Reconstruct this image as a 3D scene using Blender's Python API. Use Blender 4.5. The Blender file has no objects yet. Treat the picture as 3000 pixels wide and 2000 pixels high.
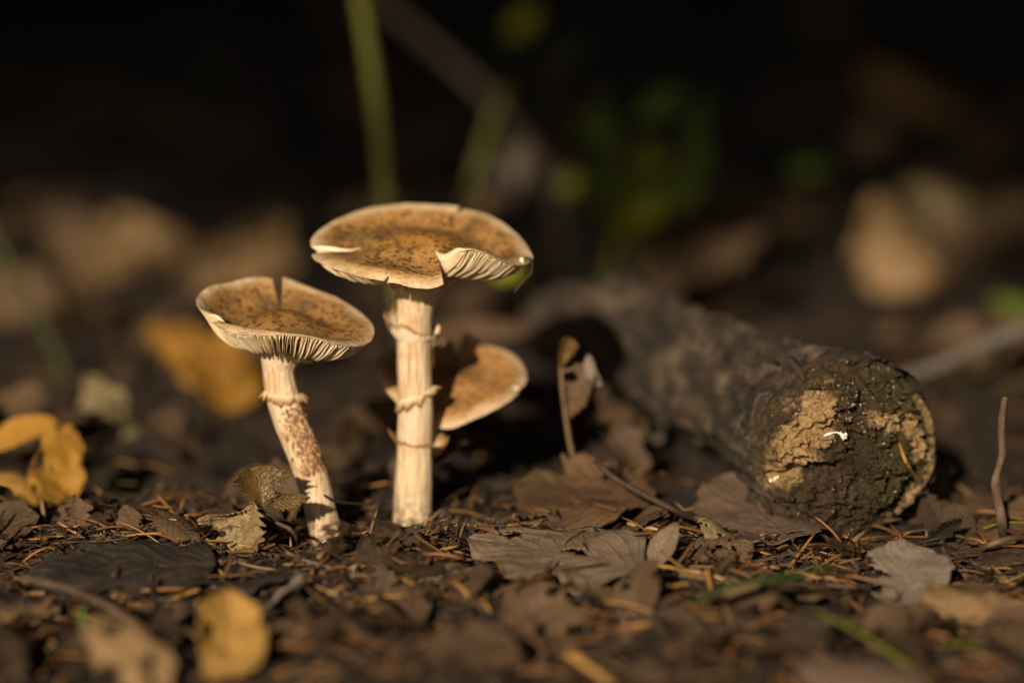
import bpy, math, random
import numpy as np
from mathutils import Vector, noise as mnoise

random.seed(7)
rng = np.random.default_rng(11)
U = 0.01                       # every length below is in centimetres
sc = bpy.context.scene
COL = sc.collection
R_ = math.radians

# ------------------------------------------------------------------ camera
PITCH = R_(8.0)
DIST = 83.33
CAM = np.array([0.0, -DIST * math.cos(PITCH), 5.6 + DIST * math.sin(PITCH)])
cam_d = bpy.data.cameras.new('camera')
cam = bpy.data.objects.new('camera', cam_d)
COL.objects.link(cam)
cam.location = Vector(CAM * U)
cam.rotation_euler = (R_(90) - PITCH, 0, 0)
cam_d.sensor_width = 36.0
cam_d.lens = 100.0
cam_d.clip_start = 0.02
cam_d.clip_end = 400.0
cam_d.dof.use_dof = True
cam_d.dof.focus_distance = 80.2 * U
cam_d.dof.aperture_fstop = 3.8
sc.camera = cam

# ------------------------------------------------------------------ light
SUN_EL, SUN_AZ = R_(19.0), R_(15.0)      # low sun, from behind the camera's left shoulder
w = bpy.data.worlds.new('World')
sc.world = w
w.use_nodes = True
nt = w.node_tree
nt.nodes.clear()
sky = nt.nodes.new('ShaderNodeTexSky')
sky.sky_type = 'NISHITA'
sky.sun_disc = False
sky.dust_density = 2.0
sky.sun_elevation = SUN_EL
to_sun = Vector((-math.sin(SUN_AZ) * math.cos(SUN_EL), -math.cos(SUN_AZ) * math.cos(SUN_EL), math.sin(SUN_EL)))
sky.sun_rotation = math.atan2(to_sun.x, to_sun.y)
bg = nt.nodes.new('ShaderNodeBackground')
bg.inputs['Strength'].default_value = 0.05
wo = nt.nodes.new('ShaderNodeOutputWorld')
nt.links.new(sky.outputs[0], bg.inputs[0])
nt.links.new(bg.outputs[0], wo.inputs[0])
sun_d = bpy.data.lights.new('sun', 'SUN')
sun_d.energy = 5.0
sun_d.angle = R_(0.53)
sun_d.color = (1.0, 0.85, 0.65)
sun = bpy.data.objects.new('sun', sun_d)
COL.objects.link(sun)
sun.rotation_euler = to_sun.to_track_quat('Z', 'Y').to_euler()
sun.location = to_sun * 5.0
sc.view_settings.view_transform = 'Standard'
sc.view_settings.look = 'None'
sc.view_settings.exposure = 0.35
sc.view_settings.gamma = 1.0
sc.view_settings.use_curve_mapping = False
sc.render.engine = 'CYCLES'
sc.cycles.use_denoising = True
sc.cycles.denoising_prefilter = 'ACCURATE'
sc.cycles.max_bounces = 4
sc.cycles.diffuse_bounces = 2
sc.cycles.glossy_bounces = 2
sc.cycles.transmission_bounces = 3
sc.cycles.transparent_max_bounces = 4
sc.cycles.caustics_reflective = False
sc.cycles.caustics_refractive = False

# ------------------------------------------------------------------ noise and geometry helpers
_T = rng.random((256, 256))
def vnoise(x, y, s=0):
    x = np.asarray(x, float) + s * 17.31
    y = np.asarray(y, float) + s * 7.77
    xi = np.floor(x).astype(int); yi = np.floor(y).astype(int)
    fx = x - xi; fy = y - yi
    fx = fx * fx * (3 - 2 * fx); fy = fy * fy * (3 - 2 * fy)
    a = _T[xi & 255, yi & 255]; b = _T[(xi + 1) & 255, yi & 255]
    c = _T[xi & 255, (yi + 1) & 255]; d = _T[(xi + 1) & 255, (yi + 1) & 255]
    return (a * (1 - fx) + b * fx) * (1 - fy) + (c * (1 - fx) + d * fx) * fy - 0.5
def fbm(x, y, s=0, o=4, g=0.5):
    t = 0; a = 1.0; f = 1.0
    for i in range(o):
        t = t + a * vnoise(np.asarray(x) * f, np.asarray(y) * f, s + i * 3); a *= g; f *= 2.03
    return t
def sstep(a, b, x):
    t = np.clip((np.asarray(x, float) - a) / (b - a), 0, 1)
    return t * t * (3 - 2 * t)

def gz(x, y):
    """height of the forest floor"""
    x = np.asarray(x, float); y = np.asarray(y, float)
    z = 0.75 * fbm(x / 7, y / 7, 1, 3) + 0.48 * fbm(x / 1.8, y / 1.8, 5, 3) - 0.05
    z = z + 16.0 * sstep(60, 330, y)
    z = z + 0.9 * np.exp(-((x - 3.0) ** 2 / 10.0 + (y - 4.0) ** 2 / 9.0))
    z = z + -0.30 * np.exp(-((x + 2.7) ** 2 + (y + 0.4) ** 2) / 4.0) - 0.72 * np.exp(-((x + 5.4) ** 2 + (y + 1.9) ** 2) / 5.0)
    z = z + 0.15 * np.exp(-((x + 3.2) ** 2 + (y + 5.2) ** 2) / 2.5)
    z = z + 0.9 * np.exp(-((x - 3.2) ** 2 + (y - 22) ** 2) / 34.0)
    return z

FW = np.array([0, math.cos(PITCH), -math.sin(PITCH)])
UP = np.array([0, math.sin(PITCH), math.cos(PITCH)])
RT = np.array([1.0, 0, 0])
def ray(px, py):
    return FW + RT * ((px - 1500) / 8333.3) - UP * ((py - 1000) / 8333.3)
def P(px, py, Y):
    """the place at depth Y (cm behind the tall mushroom) that the photograph shows at this pixel"""
    d = ray(px, py)
    return CAM + d * ((Y - CAM[1]) / d[1])
def G(px, py, h=0.0):
    """the place on the floor, h above it"""
    d = ray(px, py); z = h
    for _ in range(12):
        p = CAM + d * ((z - CAM[2]) / d[2])
        p[1] = min(p[1], 400)
        z = 0.5 * z + 0.5 * (float(gz(p[0], p[1])) + h)
    return p

def empty(name, label, cat, loc, group=None):
    o = bpy.data.objects.new(name, None)
    COL.objects.link(o)
    o.empty_display_size = 0.01
    o.location = Vector(np.asarray(loc, float) * U)
    tag(o, label, cat, group)
    return o
def tag(o, label=None, cat=None, group=None, kind=None):
    if label: o['label'] = label
    if cat: o['category'] = cat
    if group: o['group'] = group
    if kind: o['kind'] = kind
    return o

def mesh(name, V, F, mats, uv=None, col=None, smooth=True, mi=None):
    me = bpy.data.meshes.new(name)
    V = np.asarray(V, float)
    me.from_pydata((V * U).tolist(), [], F if isinstance(F, list) else F.tolist())
    for m in (mats if isinstance(mats, (list, tuple)) else [mats]):
        me.materials.append(m)
    if mi is not None:
        me.polygons.foreach_set('material_index', np.asarray(mi, np.int32))
    if smooth:
        me.polygons.foreach_set('use_smooth', np.ones(len(me.polygons), bool))
    if uv is not None:
        l = me.uv_layers.new(name='UVMap')
        idx = np.empty(len(me.loops), np.int32)
        me.loops.foreach_get('vertex_index', idx)
        l.data.foreach_set('uv', np.asarray(uv, np.float32)[idx].ravel())
    if col is not None:
        a = me.color_attributes.new('tone', 'FLOAT_COLOR', 'POINT')
        c = np.ones((len(V), 4), np.float32); c[:, :np.asarray(col).shape[1]] = col
        a.data.foreach_set('color', c.ravel())
    me.update()
    return me
def obj(name, V, F, mats, parent=None, origin=None, **kw):
    V = np.asarray(V, float)
    if parent is not None:
        org = np.array(parent.location) / U
        g = parent.parent
        while g is not None:
            org = org + np.array(g.location) / U; g = g.parent
    elif origin is not None:
        org = np.asarray(origin, float)
    else:
        org = np.array([V[:, 0].mean(), V[:, 1].mean(), V[:, 2].min()])
    o = bpy.data.objects.new(name, mesh(name, V - org, F, mats, **kw))
    COL.objects.link(o)
    if parent is not None:
        o.parent = parent
    else:
        o.location = Vector(org * U)
    return o
def solid(o, t, off=0.0):
    m = o.modifiers.new('thickness', 'SOLIDIFY'); m.thickness = t * U; m.offset = off
    return o

def gridfaces(n, m, wrap=False, base=0):
    """n rows, m columns"""
    i, j = np.meshgrid(np.arange(n - 1), np.arange(m if wrap else m - 1), indexing='ij')
    j2 = (j + 1) % m
    return np.stack([i * m + j, i * m + j2, (i + 1) * m + j2, (i + 1) * m + j], -1).reshape(-1, 4) + base

def frames(pts):
    pts = np.asarray(pts, float)
    t = np.gradient(pts, axis=0)
    t /= np.linalg.norm(t, axis=1)[:, None] + 1e-9
    ref = np.array([0.0, 0, 1]) if abs(t[0][2]) < 0.8 else np.array([0.0, 1, 0])
    n = []
    cur = ref - t[0] * np.dot(ref, t[0]); cur /= np.linalg.norm(cur)
    for k in range(len(pts)):
        cur = cur - t[k] * np.dot(cur, t[k]); cur /= np.linalg.norm(cur) + 1e-9
        n.append(cur.copy())
    n = np.array(n)
    return t, n, np.cross(t, n)
def tube(pts, rad, k=8, wob=0.0, s=0, cap=True, flat=1.0):
    pts = np.asarray(pts, float); N = len(pts)
    rad = np.broadcast_to(np.asarray(rad, float), (N,))
    t, n, b = frames(pts)
    a = np.linspace(0, 2 * np.pi, k, endpoint=False)
    rr = rad[:, None] * (1 + wob * fbm(np.cos(a)[None] * 1.3 + np.arange(N)[:, None] * 0.21, np.sin(a)[None] * 1.3 + np.arange(N)[:, None] * 0.13, s, 3))
    V = pts[:, None, :] + rr[..., None] * (np.cos(a)[None, :, None] * n[:, None, :] * flat + np.sin(a)[None, :, None] * b[:, None, :])
    V = V.reshape(-1, 3)
    F = gridfaces(N, k, True).tolist()
    if cap:
        F.append(list(range(k))[::-1]); F.append([(N - 1) * k + q for q in range(k)])
    return V, F
def spline(P0, n=24):
    """smooth curve through control points"""
    P0 = np.asarray(P0, float)
    if len(P0) == 2:
        return P0[0] + (P0[1] - P0[0]) * np.linspace(0, 1, n)[:, None]
    Q = np.vstack([2 * P0[0] - P0[1], P0, 2 * P0[-1] - P0[-2]])
    out = []
    m = len(P0) - 1
    for u in np.linspace(0, m, n):
        i = min(int(u), m - 1); t = u - i
        a, b, c, d = Q[i], Q[i + 1], Q[i + 2], Q[i + 3]
        out.append(0.5 * (2 * b + (c - a) * t + (2 * a - 5 * b + 4 * c - d) * t * t + (3 * b - a - 3 * c + d) * t ** 3))
    return np.array(out)
def join(parts):
    Vs, Fs, n = [], [], 0
    for V, F in parts:
        Vs.append(V); Fs += [[q + n for q in f] for f in F]; n += len(V)
    return np.vstack(Vs), Fs
def periodic(tab):
    """smooth periodic function of degrees from {deg: value}"""
    k = sorted(tab)
    xs = np.array([a - 360 for a in k] + list(k) + [a + 360 for a in k], float)
    ys = np.array([tab[a] for a in k] * 3, float)
    def f(d):
        d = np.mod(np.asarray(d, float), 360)
        i = np.clip(np.searchsorted(xs, d) - 1, 0, len(xs) - 2)
        t = (d - xs[i]) / (xs[i + 1] - xs[i])
        m0 = (ys[i + 1] - ys[i - 1]) / (xs[i + 1] - xs[i - 1]) * (xs[i + 1] - xs[i])
        m1 = (ys[np.minimum(i + 2, len(ys) - 1)] - ys[i]) / (xs[np.minimum(i + 2, len(xs) - 1)] - xs[i]) * (xs[i + 1] - xs[i])
        return (2 * t ** 3 - 3 * t * t + 1) * ys[i] + (t ** 3 - 2 * t * t + t) * m0 + (-2 * t ** 3 + 3 * t * t) * ys[i + 1] + (t ** 3 - t * t) * m1
    return f

# ------------------------------------------------------------------ material helpers
class MT:
    def __init__(s, name):
        s.m = bpy.data.materials.new(name); s.m.use_nodes = True
        s.t = s.m.node_tree; s.n = s.t.nodes; s.n.clear()
        s.out = s.n.new('ShaderNodeOutputMaterial')
        s.b = s.n.new('ShaderNodeBsdfPrincipled')
        s.link(s.b.outputs[0], s.out.inputs[0])
        tc = s.n.new('ShaderNodeTexCoord')
        sc_ = s.n.new('ShaderNodeVectorMath'); sc_.operation = 'SCALE'; sc_.inputs['Scale'].default_value = 100
        s.link(tc.outputs['Object'], sc_.inputs[0])
        s.co = sc_.outputs[0]; s.uv = tc.outputs['UV']
    def link(s, a, b): s.t.links.new(a, b)
    def val(s, sock, v):
        if isinstance(v, (int, float)): sock.default_value = v
        elif isinstance(v, (tuple, list)): sock.default_value = (*v, 1.0) if len(v) == 3 and sock.type == 'RGBA' else v
        else: s.link(v, sock)
    def noise(s, scale, detail=4, rough=0.55, vec=None, stretch=None, dist=0.0, color=False):
        v = vec if vec is not None else s.co
        if stretch:
            mp = s.n.new('ShaderNodeMapping'); mp.inputs['Scale'].default_value = stretch
            s.link(v, mp.inputs[0]); v = mp.outputs[0]
        n = s.n.new('ShaderNodeTexNoise')
        n.inputs['Scale'].default_value = scale; n.inputs['Detail'].default_value = detail
        n.inputs['Roughness'].default_value = rough; n.inputs['Distortion'].default_value = dist
        s.link(v, n.inputs['Vector'])
        return n.outputs['Color' if color else 'Fac']
    def voro(s, scale, feature='F1', vec=None, stretch=None, rand=1.0):
        v = vec if vec is not None else s.co
        if stretch:
            mp = s.n.new('ShaderNodeMapping'); mp.inputs['Scale'].default_value = stretch
            s.link(v, mp.inputs[0]); v = mp.outputs[0]
        n = s.n.new('ShaderNodeTexVoronoi'); n.feature = feature
        n.inputs['Scale'].default_value = scale; n.inputs['Randomness'].default_value = rand
        s.link(v, n.inputs['Vector'])
        return n.outputs['Distance']
    def ramp(s, fac, stops, interp='LINEAR'):
        r = s.n.new('ShaderNodeValToRGB'); r.color_ramp.interpolation = interp
        e = r.color_ramp.elements
        while len(e) < len(stops): e.new(0.5)
        for q, (p, c) in zip(e, stops):
            q.position = p; q.color = (*c, 1) if isinstance(c, (tuple, list)) else (c, c, c, 1)
        s.link(fac, r.inputs[0])
        return r.outputs[0]
    def mix(s, fac, a, b, mode='MIX'):
        m = s.n.new('ShaderNodeMix'); m.data_type = 'RGBA'; m.blend_type = mode
        s.val(m.inputs[0], fac); s.val(m.inputs[6], a); s.val(m.inputs[7], b)
        return m.outputs[2]
    def math(s, op, a, b=0.0):
        m = s.n.new('ShaderNodeMath'); m.operation = op
        s.val(m.inputs[0], a); s.val(m.inputs[1], b)
        return m.outputs[0]
    def sep(s, v):
        m = s.n.new('ShaderNodeSeparateXYZ'); s.link(v, m.inputs[0]); return m.outputs
    def attr(s, name):
        a = s.n.new('ShaderNodeAttribute'); a.attribute_name = name; return a.outputs['Color']
    def bump(s, h, dist, strength=1.0, prev=None):
        b = s.n.new('ShaderNodeBump'); b.inputs['Distance'].default_value = dist * U
        b.inputs['Strength'].default_value = strength
        s.link(h, b.inputs['Height'])
        if prev: s.link(prev, b.inputs['Normal'])
        s.link(b.outputs[0], s.b.inputs['Normal'])
        return b.outputs[0]
    def rnd(s):
        return s.n.new('ShaderNodeObjectInfo').outputs['Random']
    def island(s):
        return s.n.new('ShaderNodeNewGeometry').outputs['Random Per Island']
    def set(s, **k):
        for a, v in k.items(): s.val(s.b.inputs[a.replace('_', ' ')], v)
        return s
    def translucent(s, col, f):
        tr = s.n.new('ShaderNodeBsdfTranslucent'); s.val(tr.inputs[0], col)
        mx = s.n.new('ShaderNodeMixShader'); s.val(mx.inputs[0], f)
        s.link(s.b.outputs[0], mx.inputs[1]); s.link(tr.outputs[0], mx.inputs[2]); s.link(mx.outputs[0], s.out.inputs[0])
        for l in s.b.inputs['Normal'].links: s.link(l.from_socket, tr.inputs['Normal'])

# cap skin: tawny centre, pale margin, small dark fibrous scales (uv.x = radius, uv.y = angle)
def cap_skin(name, mid, ochre, dark, rim, spot):
    m = MT(name)
    r = m.sep(m.uv)[0]
    wob = m.math('ADD', r, m.math('MULTIPLY', m.math('SUBTRACT', m.noise(1.1, 4), 0.5), 0.28))
    base = m.ramp(wob, [(0.0, dark), (0.22, ochre), (0.5, mid), (0.84, mid), (0.97, rim), (1.0, rim)])
    base = m.mix(m.ramp(m.noise(2.2, 5, 0.6), [(0.35, 0.0), (0.7, 0.75)]), base, ochre)
    d1 = m.voro(4.8)
    jit = m.noise(7, 5, 0.7)
    th = m.math('ADD', d1, m.math('MULTIPLY', m.math('SUBTRACT', jit, 0.5), 0.9))
    th = m.math('ADD', th, m.math('MULTIPLY', m.math('SUBTRACT', 0.46, m.noise(1.3, 3)), 0.85))
    spots = m.ramp(th, [(0.24, 1.0), (0.48, 0.0)])
    fade = m.ramp(wob, [(0.02, 0.75), (0.3, 0.95), (0.78, 1.0), (0.93, 0.15), (1.0, 0.0)])
    sp = m.math('MULTIPLY', m.math('MULTIPLY', spots, fade), spot)
    base = m.mix(sp, base, (0.045, 0.018, 0.006))
    fine = m.math('MULTIPLY', m.ramp(m.noise(13, 3, 0.6), [(0.52, 0.0), (0.64, 0.75)]), fade)
    base = m.mix(fine, base, (0.10, 0.048, 0.016))
    cloud = m.math('MULTIPLY', m.ramp(m.noise(0.75, 3, 0.6, dist=0.6), [(0.46, 0.0), (0.64, 0.7)]), fade)
    base = m.mix(cloud, base, (0.10, 0.055, 0.022))
    m.set(Base_Color=base, Roughness=0.62, Specular_IOR_Level=0.3)
    # radial fibres
    f = m.noise(1.0, 3, 0.6, vec=m.uv, stretch=(6, 260, 1))
    n1 = m.bump(f, 0.02, 0.55)
    m.bump(m.math('ADD', m.math('MULTIPLY', spots, 0.5), m.noise(14, 4, 0.6)), 0.04, 0.6, n1)
    return m.m
M_cap = cap_skin('cap skin', (0.42, 0.235, 0.080), (0.40, 0.185, 0.036), (0.15, 0.072, 0.020), (0.72, 0.57, 0.37), 0.95)
M_cap2 = cap_skin('cap skin tawny', (0.35, 0.19, 0.065), (0.29, 0.135, 0.033), (0.10, 0.052, 0.018), (0.64, 0.49, 0.31), 0.85)
M_cap3 = cap_skin('cap skin rusty', (0.42, 0.22, 0.075), (0.33, 0.16, 0.05), (0.10, 0.05, 0.02), (0.60, 0.47, 0.31), 0.5)

m = MT('mushroom flesh')
f = m.noise(2.5, 4)
m.set(Base_Color=m.ramp(f, [(0.3, (0.70, 0.54, 0.33)), (0.7, (0.78, 0.66, 0.47))]), Roughness=0.6, Specular_IOR_Level=0.25)
m.bump(m.noise(18, 4), 0.02, 0.5)
M_flesh = m.m
m = MT('gill flesh')
m.set(Base_Color=m.ramp(m.noise(1.6, 5), [(0.3, (0.52, 0.36, 0.19)), (0.65, (0.72, 0.58, 0.38))]), Roughness=0.6, Specular_IOR_Level=0.2)
M_gill = m.m

def stem_mat(name, stain):
    m = MT(name)
    st = m.noise(1.0, 5, 0.6, stretch=(9, 9, 0.55))
    base = m.ramp(st, [(0.30, (0.34, 0.20, 0.095)), (0.46, (0.56, 0.405, 0.25)), (0.72, (0.68, 0.56, 0.405))])
    bl = m.ramp(m.noise(0.85, 4, 0.6, dist=0.5), [(0.52, 0.0), (0.68, stain)])
    base = m.mix(bl, base, (0.42, 0.23, 0.09))
    dots = m.ramp(m.math('ADD', m.voro(3.2), m.math('MULTIPLY', m.noise(7, 3), 0.25)), [(0.17, 0.75), (0.24, 0.0)])
    base = m.mix(dots, base, (0.36, 0.19, 0.07))
    # dirt splashed on the foot of the stem (object origin is the foot)
    z = m.sep(m.co)[2]
    foot = m.math('MULTIPLY', m.ramp(m.math('DIVIDE', z, 10.0), [(0.03, 1.0), (0.16, 0.0)]), m.ramp(m.noise(3.4, 5, 0.7), [(0.44, 0.0), (0.56, 0.9)]))
    base = m.mix(foot, base, (0.10, 0.06, 0.03))
    m.set(Base_Color=base, Roughness=0.62, Specular_IOR_Level=0.25)
    n1 = m.bump(m.noise(1.0, 4, 0.65, stretch=(11, 11, 0.8)), 0.12, 0.8)
    m.bump(m.noise(11, 4), 0.02, 0.5, n1)
    return m.m
M_stem = stem_mat('stem', 0.7)
M_stem2 = stem_mat('stem pale', 0.5)
m = MT('ring veil')
e = m.sep(m.uv)[0]
m.set(Base_Color=m.ramp(m.math('ADD', e, m.math('MULTIPLY', m.math('SUBTRACT', m.noise(3.5, 4), 0.5), 0.35)),
      [(0.70, (0.66, 0.53, 0.37)), (0.86, (0.48, 0.31, 0.16)), (0.98, (0.15, 0.07, 0.025))]), Roughness=0.65)
m.bump(m.noise(9, 4), 0.04, 0.6)
M_ring = m.m
m = MT('ring torn')
e = m.sep(m.uv)[0]
m.set(Base_Color=m.ramp(m.math('ADD', e, m.math('MULTIPLY', m.math('SUBTRACT', m.noise(4, 4), 0.5), 0.4)),
      [(0.25, (0.62, 0.48, 0.32)), (0.55, (0.46, 0.29, 0.14)), (0.9, (0.17, 0.08, 0.028))]), Roughness=0.7)
m.bump(m.noise(9, 4), 0.05, 0.7)
M_ringm = m.m
m = MT('ring brown')
m.set(Base_Color=m.ramp(m.noise(3, 4), [(0.3, (0.17, 0.08, 0.028)), (0.7, (0.36, 0.20, 0.085))]), Roughness=0.65)
m.bump(m.noise(9, 4), 0.04, 0.6)
M_ringb = m.m
m = MT('stem scales')
m.set(Base_Color=m.ramp(m.island(), [(0.0, (0.10, 0.040, 0.014)), (0.5, (0.22, 0.105, 0.038)), (1.0, (0.40, 0.23, 0.10))]), Roughness=0.7)
M_scale = m.m

# soil
m = MT('soil')
c = m.ramp(m.noise(1.8, 5, 0.7), [(0.25, (0.008, 0.005, 0.003)), (0.5, (0.028, 0.016, 0.009)), (0.75, (0.070, 0.042, 0.022))])
c = m.mix(m.ramp(m.noise(0.22, 3), [(0.45, 0.0), (0.7, 0.6)]), c, (0.03, 0.019, 0.011))
m.set(Base_Color=c, Roughness=0.72, Specular_IOR_Level=0.35)
n1 = m.bump(m.noise(3.2, 5, 0.72), 0.35, 0.9)
m.bump(m.noise(14, 3, 0.7), 0.08, 0.8, n1)
M_soil = m.m
m = MT('humus')
m.set(Base_Color=m.ramp(m.island(), [(0.0, (0.010, 0.006, 0.003)), (0.5, (0.036, 0.021, 0.011)), (0.8, (0.085, 0.048, 0.023)), (1.0, (0.18, 0.105, 0.048))]), Roughness=0.75)
m.bump(m.noise(18, 4), 0.05, 0.8)
M_humus = m.m

def needle_mat(name, rndsock):
    m = MT(name)
    r = getattr(m, rndsock)()
    c = m.ramp(r, [(0.0, (0.02, 0.010, 0.006)), (0.4, (0.055, 0.025, 0.010)), (0.7, (0.15, 0.064, 0.018)), (0.9, (0.26, 0.125, 0.034)), (1.0, (0.30, 0.20, 0.085))])
    sp = m.ramp(m.math('ADD', m.voro(7), m.math('MULTIPLY', m.noise(12, 3), 0.3)), [(0.2, 0.8), (0.28, 0.0)])
    c = m.mix(sp, c, (0.02, 0.011, 0.006))
    m.set(Base_Color=c, Roughness=0.5, Specular_IOR_Level=0.4)
    m.bump(m.noise(9, 3), 0.02, 0.6)
    return m.m
M_needle = needle_mat('spruce needle', 'rnd')
M_needle_s = needle_mat('spruce needles', 'island')

def leaf_mat(name, a, b, spotc=None, spot=0.4, rough=0.6, trans=0.15, vein=None, var=0.25, spec=0.3, vm=0.35):
    """dead or living leaf: a / b base tints, uv = (along midrib, across)"""
    m = MT(name)
    base = m.mix(m.ramp(m.noise(0.9, 5, 0.6), [(0.3, 0.0), (0.7, 1.0)]), a, b)
    s_ = m.sep(m.uv)
    v = m.math('ABSOLUTE', m.math('SUBTRACT', s_[1], 0.5))
    ph = m.math('FRACT', m.math('MULTIPLY', m.math('SUBTRACT', s_[0], m.math('MULTIPLY', v, 0.85)), 8.0))
    side = m.ramp(m.math('ABSOLUTE', m.math('SUBTRACT', ph, 0.5)), [(0.0, 1.0), (0.09, 0.0)])
    midr = m.ramp(v, [(0.0, 1.0), (0.022, 0.0)])
    vn = m.math('MAXIMUM', side, midr)
    net = m.ramp(m.voro(6.5, 'DISTANCE_TO_EDGE'), [(0.0, 1.0), (0.07, 0.0)])
    vc = vein or tuple(min(1, x * 1.5) for x in b)
    base = m.mix(m.math('MULTIPLY', vn, vm), base, vc)
    base = m.mix(m.math('MULTIPLY', net, 0.18), base, tuple(x * 0.5 for x in a))
    if spotc:
        sp = m.ramp(m.math('ADD', m.noise(1.7, 6, 0.7), 0.0), [(0.56, 0.0), (0.66, spot)])
        base = m.mix(sp, base, spotc)
        sp2 = m.ramp(m.noise(11, 4, 0.6), [(0.62, 0.0), (0.70, spot)])
        base = m.mix(sp2, base, tuple(x * 0.5 for x in spotc))
    hv = m.n.new('ShaderNodeHueSaturation')
    m.val(hv.inputs['Value'], m.math('ADD', 1.0 - var, m.math('MULTIPLY', m.rnd(), 2 * var)))
    m.link(base, hv.inputs['Color']); base = hv.outputs[0]
    m.set(Base_Color=base, Roughness=rough, Specular_IOR_Level=spec)
    n1 = m.bump(m.math('ADD', m.math('MULTIPLY', vn, 0.8 if vm > 0.2 else 0.25), m.math('MULTIPLY', net, 0.35)), 0.05, 0.7)
    m.bump(m.noise(7, 4, 0.65), 0.06, 0.55, n1)
    if trans: m.translucent(base, trans)
    return m.m
M_grey = leaf_mat('leaf grey brown', (0.1400, 0.0960, 0.0620), (0.1900, 0.1340, 0.0880), (0.05, 0.025, 0.012), 0.5, 0.6, 0.05, (0.12, 0.085, 0.055), 0.0)
M_rust = leaf_mat('leaf rusty', (0.0700, 0.0406, 0.0224), (0.1330, 0.0735, 0.0350), (0.04, 0.022, 0.012), 0.6, 0.6, 0.06, var=0.1)
M_dark = leaf_mat('leaf charcoal', (0.0225, 0.0173, 0.0142), (0.0413, 0.0323, 0.0263), (0.012, 0.008, 0.006), 0.5, 0.5, 0.03, (0.10, 0.06, 0.03), 0.0)
M_pink = leaf_mat('leaf pinkish brown', (0.1125, 0.0713, 0.0465), (0.1575, 0.1050, 0.0713), (0.07, 0.04, 0.025), 0.6, 0.6, 0.06, var=0.0)
M_pale = leaf_mat('leaf pale grey', (0.17, 0.13, 0.10), (0.23, 0.175, 0.135), (0.08, 0.05, 0.035), 0.5, 0.6, 0.08, var=0.0)
M_tan = leaf_mat('leaf tan', (0.1920, 0.1160, 0.0520), (0.2720, 0.1680, 0.0760), (0.12, 0.06, 0.025), 0.4, 0.6, 0.12, var=0.15)
M_gold = leaf_mat('leaf golden', (0.38, 0.18, 0.02), (0.56, 0.31, 0.055), (0.20, 0.085, 0.015), 0.8, 0.5, 0.35, var=0.1)
M_straw = leaf_mat('leaf straw gold', (0.33, 0.175, 0.035), (0.45, 0.27, 0.075), (0.20, 0.10, 0.03), 0.7, 0.55, 0.18, var=0.0)
M_beige = leaf_mat('leaf beige', (0.38, 0.26, 0.13), (0.46, 0.31, 0.14), (0.22, 0.14, 0.07), 0.4, 0.6, 0.12, var=0.1)
M_drab = leaf_mat('leaf drab beige', (0.19, 0.14, 0.07), (0.26, 0.195, 0.10), (0.10, 0.07, 0.035), 0.4, 0.65, 0.1, var=0.05)
M_amber = leaf_mat('leaf amber', (0.1760, 0.0760, 0.0064), (0.3200, 0.1600, 0.0160), (0.09, 0.04, 0.01), 0.7, 0.5, 0.15, var=0.05)
M_brown = leaf_mat('leaf brown', (0.0684, 0.0403, 0.0216), (0.1116, 0.0662, 0.0338), (0.04, 0.022, 0.012), 0.5, 0.65, 0.06, var=0.35)
M_wither = leaf_mat('leaf withered tan', (0.17, 0.115, 0.05), (0.34, 0.24, 0.115), (0.035, 0.022, 0.013), 0.9, 0.55, 0.1, (0.09, 0.055, 0.025), 0.0, 0.3, 0.12)
M_olive = leaf_mat('leaf withered olive', (0.075, 0.042, 0.010), (0.15, 0.085, 0.018), (0.03, 0.016, 0.006), 0.6, 0.4, 0.18, (0.07, 0.038, 0.012), 0.0, 0.4, 0.12)
M_green = leaf_mat('leaf green', (0.06, 0.12, 0.012), (0.15, 0.20, 0.02), None, 0, 0.45, 0.3, (0.16, 0.2, 0.04), 0.15)
M_lime = leaf_mat('leaf yellow green', (0.28, 0.30, 0.02), (0.40, 0.40, 0.03), None, 0, 0.45, 0.35, (0.3, 0.3, 0.06), 0.1)
M_scrap = leaf_mat('leaf scrap', (0.046, 0.027, 0.0145), (0.115, 0.069, 0.036), (0.018, 0.011, 0.007), 0.5, 0.65, 0.04, var=0.5)

def simple(name, a, b, scale=3, rough=0.65, bump=0.05, stretch=None, spec=0.3):
    m = MT(name)
    n = m.noise(scale, 5, 0.65, stretch=stretch)
    m.set(Base_Color=m.ramp(n, [(0.3, a), (0.7, b)]), Roughness=rough, Specular_IOR_Level=spec)
    m.bump(m.noise(scale * 3, 5, 0.65, stretch=stretch), bump, 0.8)
    return m.m
M_twig = simple('twig bark', (0.045, 0.026, 0.016), (0.12, 0.075, 0.048), 5, 0.7, 0.06, (1, 1, 0.4))
M_twigd = simple('dark twig bark', (0.022, 0.013, 0.008), (0.06, 0.034, 0.02), 5, 0.6, 0.05)
M_twigg = simple('grey twig bark', (0.08, 0.065, 0.05), (0.16, 0.13, 0.10), 4, 0.7, 0.05)
M_branch = simple('grey branch bark', (0.055, 0.046, 0.037), (0.12, 0.10, 0.08), 4, 0.7, 0.05)
M_stalk = simple('dry stalk', (0.09, 0.055, 0.025), (0.17, 0.105, 0.048), 6, 0.6, 0.03)
M_gstalk = simple('green stalk', (0.080, 0.083, 0.009), (0.125, 0.118, 0.014), 2, 0.55, 0.02)
M_dshoot = simple('dark green stalk', (0.022, 0.026, 0.005), (0.04, 0.042, 0.008), 2, 0.6, 0.02)
M_grass = simple('grass blade', (0.022, 0.065, 0.006), (0.04, 0.09, 0.01), 2, 0.55, 0.02)
M_grassy = simple('yellow grass blade', (0.12, 0.13, 0.02), (0.19, 0.18, 0.035), 2, 0.45, 0.02)
M_thread = simple('fungal thread', (0.6, 0.56, 0.5), (0.75, 0.72, 0.66), 5, 0.6, 0.0)
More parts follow.
